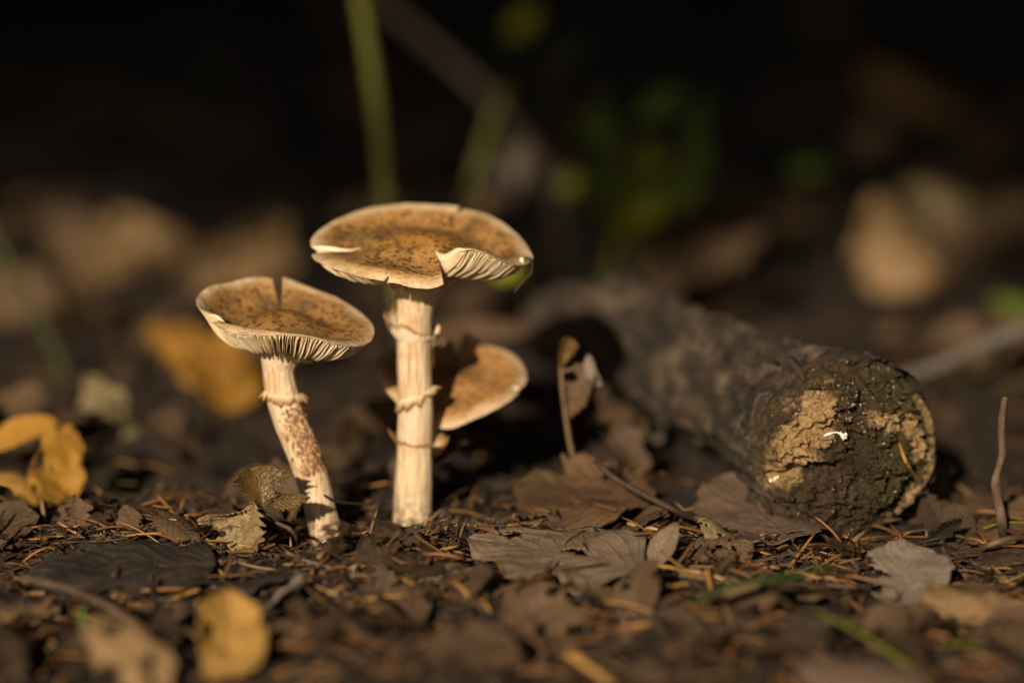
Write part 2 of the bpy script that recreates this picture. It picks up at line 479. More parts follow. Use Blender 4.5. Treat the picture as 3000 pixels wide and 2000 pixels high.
M_bark = simple('tree bark', (0.02, 0.014, 0.010), (0.07, 0.05, 0.035), 0.2, 0.85, 1.2, (1, 1, 0.3))
M_spruce = simple('spruce foliage', (0.008, 0.020, 0.007), (0.022, 0.045, 0.014), 0.05, 0.6, 0.0)
M_shrub = simple('undergrowth foliage', (0.006, 0.014, 0.003), (0.016, 0.032, 0.006), 0.1, 0.6, 0.0)

# ------------------------------------------------------------------ forest floor
def graded(lo, hi, step, far, grow=1.12):
    a = list(np.arange(lo, hi + 1e-6, step)); s = step
    while a[-1] < far: s *= grow; a.append(a[-1] + s)
    s = step; b = []; x = lo
    while x > -far: s *= grow; x -= s; b.append(x)
    return np.array(b[::-1] + a)
xs = graded(-19, 19, 0.17, 6000)
ys = graded(-24, 32, 0.20, 6000)
X, Y = np.meshgrid(xs, ys)
near = np.exp(-(np.maximum(0, np.abs(X) - 22) + np.maximum(0, np.abs(Y - 5) - 32)) / 12)
Z = gz(X, Y) + near * (0.36 * fbm(X / 0.6, Y / 0.6, 9, 3) + 0.10 * fbm(X / 0.2, Y / 0.2, 12, 2)) - 0.08
Vg = np.stack([X, Y, Z], -1).reshape(-1, 3)
ground = obj('forest_floor', Vg, gridfaces(len(ys), len(xs)), M_soil, origin=(0, 0, 0))
tag(ground, 'dark damp forest soil under the leaf litter', 'ground', kind='structure')

# ------------------------------------------------------------------ mushrooms
class Cap:
    """cup shaped mushroom cap; rim height by angle, radial splits open into gaps"""
    def __init__(s, c, R, zr, zc, umbo, dip, p, splits, rimdrop=None, seed=0):
        s.c = c; s.R = R; s.zr = zr; s.zc = zc; s.umbo = umbo; s.dip = dip; s.p = p; s.seed = seed
        s.splits = sorted(splits); s.rimdrop = rimdrop
    def pos(s, th, r, k):
        """th degrees, r 0..1 arrays, k = sector index (between split k and k+1)"""
        th = np.asarray(th, float); r = np.asarray(r, float)
        a = s.splits[k]; b = s.splits[(k + 1) % len(s.splits)]
        a0 = a[0]; b0 = b[0] if b[0] > a0 else b[0] + 360
        da = th - a0; db = b0 - th
        oa = a[2] * sstep(a[1], 1.0, r) ** 0.8 * np.exp(-(da / 22.0) ** 2)
        ob = b[2] * sstep(b[1], 1.0, r) ** 0.8 * np.exp(-(db / 22.0) ** 2)
        t2 = th + oa - ob
        lift = a[3] * sstep(a[1] * 0.9, 1.0, r) * np.exp(-(da / a[5]) ** 2) + b[4] * sstep(b[1] * 0.9, 1.0, r) * np.exp(-(db / b[5]) ** 2)
        pull = a[6] * sstep(a[1], 1.0, r) * np.exp(-(da / 9) ** 2) + b[6] * sstep(b[1], 1.0, r) * np.exp(-(db / 9) ** 2)
        R = s.R(t2) * (1 + 0.010 * fbm(np.cos(np.radians(th)) * 9, np.sin(np.radians(th)) * 9, s.seed, 3)) * (1 - pull)
        x = s.c[0] + R * r * np.cos(np.radians(t2)); y = s.c[1] + R * r * np.sin(np.radians(t2))
        z = s.zc + (s.zr(t2) - s.zc) * r ** s.p
        z = z + s.umbo[0] * np.exp(-(r / s.umbo[1]) ** 2) - s.dip[0] * np.exp(-((r - s.dip[1]) / s.dip[2]) ** 2)
        if s.rimdrop is not None:
            z = z - s.rimdrop(t2) * sstep(0.80, 1.0, r) ** 1.4
        z = z + 0.07 * fbm(x * 0.9, y * 0.9, s.seed, 3) + lift
        return np.stack([x, y, z], -1)
    def thick(s, r, t0):
        return t0 * (1 - np.clip(r, 0, 1) ** 1.5) + 0.055
    def build(s, parent, mats, t0=0.42, dth=0.9, nr=90):
        Vs, Fs, UV, MI = [], [], [], []; n = 0
        rr = np.concatenate([np.linspace(0.004, 0.9, nr - 18), np.linspace(0.905, 1.0, 18)])
        for k in range(len(s.splits)):
            a0 = s.splits[k][0]; b0 = s.splits[(k + 1) % len(s.splits)][0]
            if b0 <= a0: b0 += 360
            m = max(8, int((b0 - a0) / dth))
            th = np.linspace(a0, b0, m)
            RR, TH = np.meshgrid(rr, th, indexing='ij')
            top = s.pos(TH, RR, k)
            bot = top.copy(); bot[..., 2] -= s.thick(RR, t0)
            # round the margin
            edge = sstep(0.95, 1.0, RR) * 0.022
            top[..., 2] -= edge; bot[..., 2] += edge
            N = len(rr); q = N * m
            Vs += [top.reshape(-1, 3), bot.reshape(-1, 3)]
            uv = np.stack([RR, (TH % 360) / 360.0], -1).reshape(-1, 2); UV += [uv, uv]
            f1 = gridfaces(N, m, base=n); f2 = gridfaces(N, m, base=n + q)[:, ::-1]
            Fs += f1.tolist() + f2.tolist(); MI += [0] * len(f1) + [1] * len(f2)
            for j in range(m - 1):
                e = n + (N - 1) * m + j
                Fs.append([e, e + 1, e + 1 + q, e + q]); MI.append(0)
            for side, j in ((k, 0), ((k + 1) % len(s.splits), m - 1)):
                r0 = s.splits[side][1]
                for i in range(N - 1):
                    if rr[i] > r0:
                        e = n + i * m + j
                        Fs.append([e, e + m, e + m + q, e + q]); MI.append(1)
            n += 2 * q
        V = np.vstack(Vs)
        o = obj('cap', V, Fs, mats, parent, uv=np.vstack(UV), mi=MI)
        import bmesh
        bm = bmesh.new(); bm.from_mesh(o.data)
        bmesh.ops.remove_doubles(bm, verts=bm.verts, dist=1e-6)
        bmesh.ops.recalc_face_normals(bm, faces=bm.faces)
        bm.to_mesh(o.data); bm.free()
        for pl in o.data.polygons: pl.use_smooth = True
        return o
    def gills(s, parent, count, rs, depth, t0=0.42, seed=3):
        rg = np.random.default_rng(seed)
        parts = []
        for g in range(count):
            th = 360.0 * (g + rg.uniform(-0.22, 0.22)) / count
            k = [i for i in range(len(s.splits)) if (th - s.splits[i][0]) % 360 <= ((s.splits[(i + 1) % len(s.splits)][0] - s.splits[i][0]) % 360 or 360)][0]
            a0 = s.splits[k][0]; t = a0 + ((th - a0) % 360)
            r0 = rs if g % 2 == 0 else rg.uniform(0.5, 0.8)
            r = np.linspace(r0, rg.uniform(0.955, 0.985), 14)
            wav = 0.8 * np.sin(r * rg.uniform(5, 14) + rg.uniform(0, 6)) * rg.uniform(0.2, 1)
            ctr = s.pos(np.full(14, t) + wav, r, k); ctr[:, 2] -= s.thick(r, t0) - 0.02
            d = depth * sstep(1.0, 0.80, r) ** 0.8 * rg.uniform(0.75, 1.1)
            if g % 2: d = d * sstep(r0, r0 + 0.12, r) * 0.85
            w2 = 0.012 + 0.008 * (1 - r)
            tang = np.stack([-np.sin(np.radians(t + wav)), np.cos(np.radians(t + wav)), 0 * r], -1)
            lo = ctr.copy(); lo[:, 2] -= d + 0.01; lo += tang * rg.uniform(-0.04, 0.04)
            V = np.concatenate([ctr - tang * w2[:, None], lo - tang * 0.004, lo + tang * 0.004, ctr + tang * w2[:, None]])
            F = []
            for i in range(13):
                for c0 in range(3):
                    F.append([c0 * 14 + i, c0 * 14 + i + 1, (c0 + 1) * 14 + i + 1, (c0 + 1) * 14 + i])
            F.append([0, 14, 28, 42]); F.append([13, 55, 41, 27])
            parts.append((V, F))
        V, F = join(parts)
        return tag(obj('gills', V, F, M_gill, parent), kind='stuff')

def stem(parent, pts, rads, mat, seed, name='stem', k=72, n=130, name_wob=0.05):
    c = spline(pts, n); r = np.interp(np.linspace(0, 1, n), np.linspace(0, 1, len(rads)), rads)
    r = np.convolve(np.pad(r, 4, mode='edge'), np.ones(9) / 9, 'valid')
    a = np.linspace(0, 2 * np.pi, k, endpoint=False)
    A, I = np.meshgrid(a, np.arange(n))
    h = np.linspace(0, 1, n)[:, None]
    rib = 0.05 * fbm(np.cos(A) * 6 + 20, np.sin(A) * 6 + h * 3 + 20, seed, 3) + name_wob * fbm(np.cos(A) * 1.2 + h * 6, np.sin(A) * 1.2 + h * 4, seed + 4, 3)
    rr = r[:, None] * (1 + rib)
    t, nn, b = frames(c)
    V = c[:, None, :] + rr[..., None] * (np.cos(A)[..., None] * nn[:, None] + np.sin(A)[..., None] * b[:, None])
    F = gridfaces(n, k, True).tolist(); F.append(list(range(k))[::-1]); F.append([(n - 1) * k + q for q in range(k)])
    return obj(name, V.reshape(-1, 3), F, mat, parent)

def ring(parent, c, r_in, prof, label=None, mat=None, seed=0, tilt=(0, 0), name='ring', rag=0.35, thick=0.03):
    """torn membrane round the stem. prof(deg) -> (outer radius, rise)"""
    m, nr = 200, 12
    th = np.linspace(0, 360, m)
    ca, sa = np.cos(np.radians(th)), np.sin(np.radians(th))
    ro, dz = prof(th)
    tear_ = 1 + rag * (1.6 * fbm(ca * 4, sa * 4, seed, 4, 0.65) + 0.5 * np.sign(vnoise(ca * 7, sa * 7, seed + 2)) * np.abs(vnoise(ca * 16, sa * 16, seed + 3)) * 2)
    tear_ = np.clip(tear_, 0.35, 1.7)
    V = []; UV = []
    for i in range(nr):
        f = i / (nr - 1)
        r = r_in * (1 - 0.02 * (1 - f)) + (ro - r_in) * f * tear_ + 0.05 * f * fbm(ca * 6, sa * 6, seed + 9, 3)
        z = dz * tear_ * f ** 1.2 + 0.10 * f * fbm(ca * 3.5, sa * 3.5, seed + 7, 3)
        x = r * ca; y = r * sa
        V.append(np.stack([c[0] + x, c[1] + y, c[2] + z + tilt[0] * x + tilt[1] * y], -1)); UV.append(np.stack([np.full(m, f), th / 360], -1))
    o = obj(name, np.vstack(V), gridfaces(nr, m), mat or M_ring, parent, uv=np.vstack(UV))
    solid(o, thick)
    if label: o['label'] = label
    return o

# --- tall mushroom
YT = 0.6
foot = P(1207, 1560, YT)
tall = empty('mushroom', 'tallest mushroom with flat speckled brown cap on a straight pale ringed stem', 'mushroom', foot, 'honey brown mushrooms')
stem(tall, [P(1209, 1600, YT), P(1207, 1540, YT), P(1212, 1420, YT), P(1217, 1300, YT), P(1219, 1180, YT), P(1214, 1060, YT), P(1213, 980, YT), P(1217, 900, YT), P(1228, 840, YT), P(1238, 790, YT)],
     [0.60, 0.585, 0.56, 0.52, 0.515, 0.515, 0.51, 0.55, 0.74, 1.15], M_stem, 21)
zr1 = periodic({0: 8.12, 22: 8.42, 45: 8.95, 68: 9.2, 90: 9.28, 115: 9.25, 140: 9.02, 160: 8.72, 180: 8.44, 200: 8.22, 220: 8.06, 240: 7.90, 258: 7.76, 270: 7.70, 282: 7.76, 292: 8.06, 305: 8.10, 320: 8.07, 340: 8.02})
cc = P(1234, 720, 0.8)
cap1 = Cap((cc[0], 0.8), periodic({0: 3.27, 60: 3.25, 90: 3.3, 150: 3.3, 180: 3.3, 230: 3.32, 270: 3.32, 290: 3.2, 320: 3.25}), zr1, 8.40, (0.36, 0.36), (0.14, 0.60, 0.20), 1.5,
           [(69, 0.80, 1.2, 0.05, 0.0, 14, 0.02), (188, 0.52, 1.0, -0.10, 0.06, 20, 0.02), (254, 0.86, 1.3, 0, 0.0, 14, 0.02), (289.5, 0.40, 6.0, 0.44, -0.12, 24, 0.03)],
           periodic({0: 0.08, 90: 0.02, 150: 0.03, 180: 0.05, 215: 0.06, 240: 0.10, 265: 0.14, 283: 0.10, 300: 0.0, 330: 0.08}), 3)
cap1.build(tall, [M_cap, M_flesh])
cap1.gills(tall, 300, 0.19, 0.40)
def pf(ro, dz):
    a = periodic(ro); b = periodic(dz)
    return lambda th: (a(th), b(th))
ring(tall, P(1214, 996, YT), 0.50, pf({0: 0.78, 60: 0.72, 120: 0.78, 180: 0.86, 215: 0.88, 250: 0.72, 285: 0.66, 320: 0.72}, {0: 0.26, 90: 0.55, 150: 1.0, 180: 0.80, 200: 0.52, 225: 0.56, 255: 0.42, 290: 0.30, 330: 0.20}), 'pale membranous ring with torn brown rim', M_ring, 5, rag=0.22)
ring(tall, P(1217, 1150, YT), 0.505, pf({0: 0.76, 30: 0.64, 90: 0.58, 180: 0.60, 270: 0.585, 315: 0.62, 340: 0.70}, {0: -0.12, 90: -0.28, 180: -0.30, 270: -0.30, 330: -0.20}), 'narrow torn skirt slanting round the stem with brown edge', M_ringm, 9, (0.40, 0.0), rag=0.3, thick=0.02)
ring(tall, P(1217, 1304, YT), 0.505, pf({0: 0.98, 30: 0.8, 90: 0.62, 180: 0.72, 200: 0.70, 230: 0.61, 270: 0.60, 310: 0.68, 340: 0.95}, {0: 0.30, 40: 0.25, 90: 0.15, 180: 0.28, 230: 0.14, 270: 0.12, 320: 0.14, 345: 0.05}), 'low curled brown ring remnant', M_ringm, 13, (-0.05, 0.0), thick=0.02)
# strip of torn veil hanging from the cap margin
a = P(1528, 760, -0.2)
V, F = tube(spline([a + (0, 0, 0.05), a + (0.02, 0, -0.12), a + (-0.02, -0.02, -0.3)], 10), np.linspace(0.07, 0.05, 10), 8, 0.5, 3)
o1 = obj('veil_scrap', V, F, M_flesh, tall)
V, F = tube(spline([a + (0.1, 0.1, 0.02), a + (0.28, 0.2, -0.05), a + (0.3, 0.3, -0.4), a + (0.05, 0.4, -0.7), a + (-0.2, 0.4, -1.0)], 18), np.linspace(0.035, 0.02, 18), 7, 1.4, 5)
obj('veil_scrap', V, F, M_twigd, tall)['label'] = 'dark shrivelled veil thread'

# --- leaning mushroom
YL = -0.9
foot = P(962, 1610, YL)
lean = empty('mushroom', 'leaning mushroom with cupped split brown cap and scaly patch on its curved stem', 'mushroom', foot, 'honey brown mushrooms')
lp = [P(972, 1660, YL), P(962, 1590, YL), P(940, 1500, YL), P(915, 1400, YL), P(880, 1300, YL), P(851, 1230, YL), P(828, 1155, YL), P(816, 1090, YL), P(822, 1040, YL), P(836, 1010, YL)]
stem(lean, lp, [0.50, 0.475, 0.44, 0.47, 0.48, 0.50, 0.49, 0.46, 0.62, 1.0], M_stem2, 31, name_wob=0.07)
zr2 = periodic({0: 6.34, 25: 6.52, 45: 6.78, 70: 7.18, 90: 7.40, 115: 7.55, 140: 7.5, 160: 7.4, 180: 7.2, 200: 6.98, 225: 6.90, 250: 6.78, 270: 6.70, 295: 6.48, 315: 6.22, 340: 6.16})
cl = P(838, 940, -0.85)
cap2 = Cap((cl[0], -0.85), periodic({0: 2.55, 45: 2.6, 90: 2.6, 135: 2.55, 180: 2.58, 225: 2.5, 270: 2.5, 315: 2.6}), (lambda d: zr2(d) - 0.20), 6.02, (0.62, 0.36), (0.16, 0.62, 0.2), 1.7,
           [(100, 0.46, 3.4, 0.0, 0.10, 16, 0.02), (212, 0.74, 1.6, -0.02, 0.16, 20, 0.04), (268, 0.90, 0.8, 0.0, -0.04, 10, 0.03)],
           periodic({0: 0.14, 90: 0.05, 180: 0.05, 205: 0.15, 235: 0.34, 258: 0.26, 280: 0.12, 300: 0.12}), 8)
cap2.build(lean, [M_cap2, M_flesh], 0.30)
cap2.gills(lean, 230, 0.20, 0.36, 0.30, 6)
ring(lean, P(828, 1146, YL), 0.475, pf({0: 0.74, 30: 0.64, 90: 0.56, 180: 0.64, 225: 0.57, 270: 0.54, 320: 0.60}, {0: -0.12, 90: -0.22, 180: -0.18, 225: -0.26, 270: -0.28, 310: -0.22}), 'pale ragged ring torn all round', M_ringm, 17, (-0.12, 0), rag=0.4, thick=0.02)
# scales on the stem below the ring
cpath = spline(lp, 130); tt, nn_, bb_ = frames(cpath)
parts = []
for q in range(380):
    i = random.randint(47, 79)
    f = (i - 47) / 32
    ang = random.gauss(0.55 - 0.1 * f, 0.50)           # towards camera, slightly to the shaded side
    d = np.array([math.sin(ang), -math.cos(ang), 0.0]); d -= tt[i] * np.dot(d, tt[i]); d /= np.linalg.norm(d)
    r = 0.475
    p0 = cpath[i] + d * r * 0.99
    side = np.cross(tt[i], d); side /= np.linalg.norm(side)
    L = random.uniform(0.07, 0.20); W = random.uniform(0.025, 0.055)
    rot = random.uniform(-0.5, 0.5)
    dn = -tt[i] if tt[i][2] > 0 else tt[i]
    ax = dn * math.cos(rot) + side * math.sin(rot); sd = side * math.cos(rot) - dn * math.sin(rot)
    lift = random.uniform(0.02, 0.08)
    V = np.array([p0 - sd * W, p0 + sd * W, p0 + ax * L * 0.6 + sd * W * 0.9 + d * lift * 0.6, p0 + ax * L + d * lift, p0 + ax * L * 0.6 - sd * W * 0.9 + d * lift * 0.6, p0 + ax * L * 0.5 + d * (lift + 0.01)])
    parts.append((V, [[0, 1, 5], [1, 2, 5], [2, 3, 5], [3, 4, 5], [4, 0, 5]]))
V, F = join(parts)
tag(obj('stem_scales', V, F, M_scale, lean), 'patch of shaggy rust brown scales below the ring', kind='stuff')

# --- small mushroom behind
YS = 3.9
foot = P(1232, 1490, YS)
small = empty('mushroom', 'small mushroom tilted behind the tallest stem, rusty cap with wide pale edge', 'mushroom', foot, 'honey brown mushrooms')
stem(small, [P(1232, 1530, YS), P(1230, 1440, YS), P(1236, 1340, YS + 0.2), P(1262, 1250, YS + 0.2), P(1310, 1170, YS)], [0.33, 0.30, 0.30, 0.33, 0.6], M_stem, 41, k=40, n=60)
rim3 = {0: (1540, 1085, 3.50), 30: (1510, 1030, 4.65), 60: (1430, 1003, 5.50), 90: (1320, 995, 5.80), 120: (1215, 1000, 5.50), 150: (1130, 1020, 4.65), 180: (1102, 1060, 3.50), 205: (1112, 1110, 2.50),
        225: (1160, 1165, 1.90), 250: (1235, 1225, 1.35), 270: (1290, 1238, 1.20), 292: (1380, 1205, 1.37), 315: (1470, 1160, 1.90), 340: (1525, 1120, 2.70)}
zr3 = periodic({k_: float(P(*v_)[2]) for k_, v_ in rim3.items()})
zm3 = float(np.mean([P(*v_)[2] for v_ in rim3.values()]))
c3 = P(1320, 1110, 3.5)
cap3 = Cap((c3[0], 3.5), periodic({0: 2.32, 60: 2.25, 120: 2.2, 180: 2.28, 225: 2.25, 270: 2.3, 315: 2.42}), zr3, zm3 - 0.15, (0.22, 0.35), (0.06, 0.55, 0.2), 1.3,
           [(84, 0.6, 4.0, 0.0, 0.25, 16, 0.02), (335, 0.86, 1.0, 0.03, -0.03, 10, 0.03)], periodic({0: 0.12, 90: 0.0, 180: 0.1, 270: 0.12}), 14)
cap3.build(small, [M_cap3, M_flesh], 0.4, 1.5, 60)
cap3.gills(small, 90, 0.2, 0.3, 0.4, 9)

# ------------------------------------------------------------------ fallen log with rotten end
lf = np.array([(2478 - 1500) / 8333.3 * 82.3, -0.9, 0.0]); lf[2] = 2.55
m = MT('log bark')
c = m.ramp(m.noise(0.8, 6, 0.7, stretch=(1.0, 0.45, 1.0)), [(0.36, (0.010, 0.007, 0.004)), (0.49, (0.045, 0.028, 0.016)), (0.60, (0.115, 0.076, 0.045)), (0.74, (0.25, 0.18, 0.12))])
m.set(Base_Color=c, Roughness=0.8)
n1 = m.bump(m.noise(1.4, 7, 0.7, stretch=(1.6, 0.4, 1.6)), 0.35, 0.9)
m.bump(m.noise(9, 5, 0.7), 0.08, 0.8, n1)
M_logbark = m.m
m = MT('bark plates')
c = m.ramp(m.noise(1.6, 6, 0.7, stretch=(1.0, 0.5, 1.0)), [(0.34, (0.010, 0.006, 0.004)), (0.51, (0.052, 0.033, 0.019)), (0.74, (0.20, 0.14, 0.09))])
hv = m.n.new('ShaderNodeHueSaturation'); m.val(hv.inputs['Value'], m.math('ADD', 0.45, m.math('MULTIPLY', m.rnd(), 1.1))); m.link(c, hv.inputs['Color'])
m.set(Base_Color=hv.outputs[0], Roughness=0.85)
m.bump(m.noise(5, 6, 0.7), 0.15, 0.9)
M_plate = m.m
m = MT('rotten wood')
tn = m.attr('tone')
fib = m.noise(4, 7, 0.75, stretch=(1.6, 1.0, 0.7), dist=0.8)
tanw = m.ramp(fib, [(0.28, (0.10, 0.05, 0.02)), (0.45, (0.42, 0.25, 0.105)), (0.72, (0.68, 0.48, 0.24))])
dk = m.ramp(m.noise(4.5, 7, 0.75), [(0.33, (0.008, 0.005, 0.003)), (0.5, (0.055, 0.033, 0.014)), (0.72, (0.18, 0.105, 0.043))])
gr = m.ramp(m.noise(3.5, 7, 0.75), [(0.33, (0.010, 0.008, 0.003)), (0.5, (0.062, 0.046, 0.012)), (0.72, (0.16, 0.115, 0.036))])
sx = m.sep(tn)
edge = m.ramp(m.math('ADD', sx[0], m.math('MULTIPLY', m.math('SUBTRACT', m.noise(3.0, 8, 0.78), 0.5), 1.5)), [(0.36, 0.0), (0.62, 1.0)])
c = m.mix(edge, m.mix(sx[1], dk, gr), tanw)
c = m.mix(m.ramp(m.voro(6.0), [(0.10, 0.8), (0.17, 0.0)]), c, (0.015, 0.009, 0.005))
m.set(Base_Color=c, Roughness=0.75, Specular_IOR_Level=0.35)
n1 = m.bump(m.noise(4.0, 7, 0.72), 0.30, 1.0)
m.bump(m.noise(15, 5, 0.7), 0.07, 0.8, n1)
M_rot = m.m

log = empty('fallen_log', 'fallen log with crumbling tan and mossy brown rotten end facing the mushrooms', 'log', (lf[0], lf[1], 0.0))
ax_pts = spline([lf, lf + (-1.1, 4, 0.2), lf + (-3.9, 13, 0.75), lf + (-6.6, 21, 0.8), lf + (-8.2, 26, 0.1)], 120)
n = 120; k = 150
a = np.linspace(0, 2 * np.pi, k, endpoint=False)
tv, nv_, bv = frames(ax_pts)
hh = np.linspace(0, 1, n)
rad = np.interp(hh, [0, 0.05, 0.3, 0.42, 0.46, 0.8, 0.97, 1.0], [2.72, 2.66, 2.05, 1.9, 1.72, 1.6, 1.45, 0.6])
A, H = np.meshgrid(a, hh)
disp = 0.26 * fbm(np.cos(A) * 2.2 + H * 5, np.sin(A) * 2.2 + H * 3, 51, 4) + 0.10 * fbm(np.cos(A) * 9, np.sin(A) * 9 + H * 6, 55, 3) + 0.05 * fbm(np.cos(A) * 22, np.sin(A) * 22 + H * 40, 57, 2)
Rr = rad[:, None] * (1 + disp * 0.8)
V = ax_pts[:, None, :] + Rr[..., None] * (np.cos(A)[..., None] * nv_[:, None] + np.sin(A)[..., None] * bv[:, None])
Fb = gridfaces(n, k, True).tolist(); Fb.append([(n - 1) * k + q for q in range(k)])
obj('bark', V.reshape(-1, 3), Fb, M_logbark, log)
BK = V
for q in range(110):
    i0 = random.randint(1, 84); di = random.randint(3, 11); j0 = random.randrange(k); dj = random.randint(4, 12)
    ii = np.arange(i0, min(i0 + di, n - 8)); jj = (j0 + np.arange(dj)) % k
    pat = BK[np.ix_(ii, jj)]
    nrm = pat - ax_pts[ii][:, None]; nrm /= np.linalg.norm(nrm, axis=-1)[..., None]
    eu = np.minimum(np.arange(len(ii)), np.arange(len(ii))[::-1])[:, None] * np.ones((1, dj)); ev = np.ones((len(ii), 1)) * np.minimum(np.arange(dj), np.arange(dj)[::-1])[None]
    off = random.uniform(0.08, 0.2) * np.where((eu > 0) & (ev > 0), 1.0, 0.45) + rng.normal(0, 0.025, eu.shape)
    pat = pat + nrm * off[..., None] + rng.normal(0, 0.05, pat.shape)
    solid(obj('bark_plate', pat.reshape(-1, 3), gridfaces(len(ii), dj), M_plate, log), 0.12, -1)
# rotten end face: mound bulging towards the viewer
nr, na = 110, 260
rr = np.linspace(0.003, 1.0, nr); aa = np.linspace(0, 2 * np.pi, na, endpoint=False)
RR, AA = np.meshgrid(rr, aa, indexing='ij')
ux = RR * np.cos(AA); uz = RR * np.sin(AA)                       # ux right, uz up
rimr = 2.78 * (1 + 0.05 * fbm(np.cos(AA) * 2, np.sin(AA) * 2, 61, 3))
bul = 1.25 * (1 - RR ** 2.2)
rough_ = 0.5 * fbm(ux * 3.2, uz * 3.2, 63, 5, 0.55) + 0.5 * fbm(ux * 7 + uz * 2, uz * 7, 66, 4, 0.6) + 0.30 * fbm(ux * 20, uz * 20, 69, 3, 0.65) - 0.25 * np.exp(-(fbm(ux * 1.6 + 4, uz * 1.6, 81, 5, 0.6) / 0.03) ** 2) + 0.22 * fbm(ux * 9 + uz * 7, uz * 26 - ux * 20, 83, 3)
# lower half hollowed and broken, wood stands proud in the upper left
step_ = 0.30 * sstep(-0.05, 0.05, uz - 0.30 * ux - 0.10 + 0.35 * fbm(ux * 3, uz * 3, 71, 3)) * sstep(1.0, 0.8, RR)
out = bul + (rough_ + step_) * sstep(1.0, 0.86, RR) - 0.10
hole = np.exp(-(((ux - 0.56) / 0.09) ** 2 + ((uz - 0.30) / 0.07) ** 2)) * 0.6 + np.exp(-(((ux - 0.05) / 0.10) ** 2 + ((uz + 0.30) / 0.05) ** 2)) * 0.35 + np.exp(-(((ux + 0.08) / 0.07) ** 2 + ((uz - 0.30) / 0.09) ** 2)) * 0.35
out = out - hole
axis = -tv[0]                                                   # towards the viewer
rgt = np.cross(np.array([0, 0, 1.0]), tv[0]); rgt = -rgt / np.linalg.norm(rgt)
upv = np.array([0, 0, 1.0])
V = lf[None, None] + (ux * rimr)[..., None] * rgt + (uz * rimr * 0.965)[..., None] * upv + out[..., None] * axis
nz = 0.5 * fbm(ux * 2.6, uz * 2.6, 75, 4)
t1 = np.exp(-(((ux + 0.62 - 0.35 * uz) / 0.30) ** 2 + ((uz - 0.22) / 0.55) ** 2)) * 1.2
t2 = np.exp(-(((ux - 0.36) / 0.42) ** 2 + ((uz - 0.46 + 0.30 * ux) / 0.16) ** 2)) * 1.05
t3 = np.exp(-(((ux - 0.74) / 0.14) ** 2 + ((uz - 0.10) / 0.26) ** 2)) * 0.8
tone = np.clip(np.maximum(np.maximum(t1, t2), t3) + nz * 1.0 - 0.10, 0, 1)
green = np.clip(sstep(-0.2, 0.3, ux - 0.1) * 0.9 + nz, 0, 1)
tc = np.stack([tone, green, 0 * tone], -1).reshape(-1, 3)
obj('end_face', V.reshape(-1, 3), gridfaces(nr, na, True), M_rot, log, col=tc)['label'] = 'crumbling rotten wood end, tan above and olive brown below'
FACE = V
# splinters of bark standing round the broken end
for q, (an, ln, wd) in enumerate([(8, 3.0, 0.30), (-14, 3.4, 0.34), (-36, 2.6, 0.3), (30, 2.4, 0.26), (52, 2.2, 0.26), (75, 1.8, 0.22), (118, 1.6, 0.2), (205, 1.6, 0.2), (-58, 2.2, 0.25)]):
    t = R_(an)
    b0 = lf + (math.cos(t) * rgt + math.sin(t) * upv * 0.97) * 2.74
    tg = -math.sin(t) * rgt + math.cos(t) * upv
    pts = [b0 + tv[0] * 1.6 - tg * ln * 0.1, b0 + tv[0] * 0.4 + axis * 0.1, b0 + axis * 0.45 - (b0 - lf) * 0.03 + tg * ln * 0.12]
    V, F = tube(spline(pts, 14), np.interp(np.linspace(0, 1, 14), [0, 0.6, 1], [wd, wd * 0.8, wd * 0.2]), 8, 0.8, q, True, 0.4)
    obj('bark_splinter', V, F, M_logbark, log)
# curved flakes of wood at the margin of the face
for q, (an0, an1, rr_) in enumerate([(-28, 14, 1.0), (-52, -20, 0.93), (10, 40, 0.985)]):
    ta = np.radians(np.linspace(an0, an1, 24))
    pts = lf + (np.cos(ta)[:, None] * rgt + np.sin(ta)[:, None] * upv * 0.965) * 2.62 * rr_ + axis * (0.25 + 0.1 * q)
    V, F = tube(pts, 0.11 + 0.05 * np.sin(np.linspace(0, 3.1, 24)), 8, 0.7, 80 + q)
    obj('wood_flake', V, F, M_rot, log, col=np.tile([0.45, 0.8, 0], (len(V), 1)))
# pale crumbs of wood on the upper face
parts = []
for q in range(260):
    i = int(np.clip(abs(random.gauss(0, 0.35)) * 0 + random.uniform(0.25, 0.97), 0, 0.99) * nr); ang = random.gauss(math.pi * 0.48, 0.62); j = int((ang % (2 * math.pi)) / (2 * math.pi) * na) % na
    if random.random() < 0.25: j = random.randrange(na)
    p = FACE[i, j]
    d = np.array([random.gauss(0, 1), random.gauss(0, 0.4), random.gauss(0, 1)]); d /= np.linalg.norm(d)
    L = random.uniform(0.03, 0.11); wv = np.cross(d, axis); wv /= np.linalg.norm(wv) + 1e-6; ww = random.uniform(0.012, 0.03)
    p = p + axis * 0.03
    V = np.array([p - d * L, p + wv * ww, p + d * L, p - wv * ww, p + axis * ww * 1.3])
    parts.append((V, [[0, 1, 4], [1, 2, 4], [2, 3, 4], [3, 0, 4], [3, 2, 1, 0]]))
m = MT('wood crumbs')
m.set(Base_Color=m.ramp(m.island(), [(0.0, (0.10, 0.06, 0.025)), (0.6, (0.30, 0.20, 0.10)), (1.0, (0.62, 0.48, 0.30))]), Roughness=0.7)
M_crumb = m.m
V, F = join(parts)
tag(obj('wood_crumbs', V, F, M_crumb, log), kind='stuff')
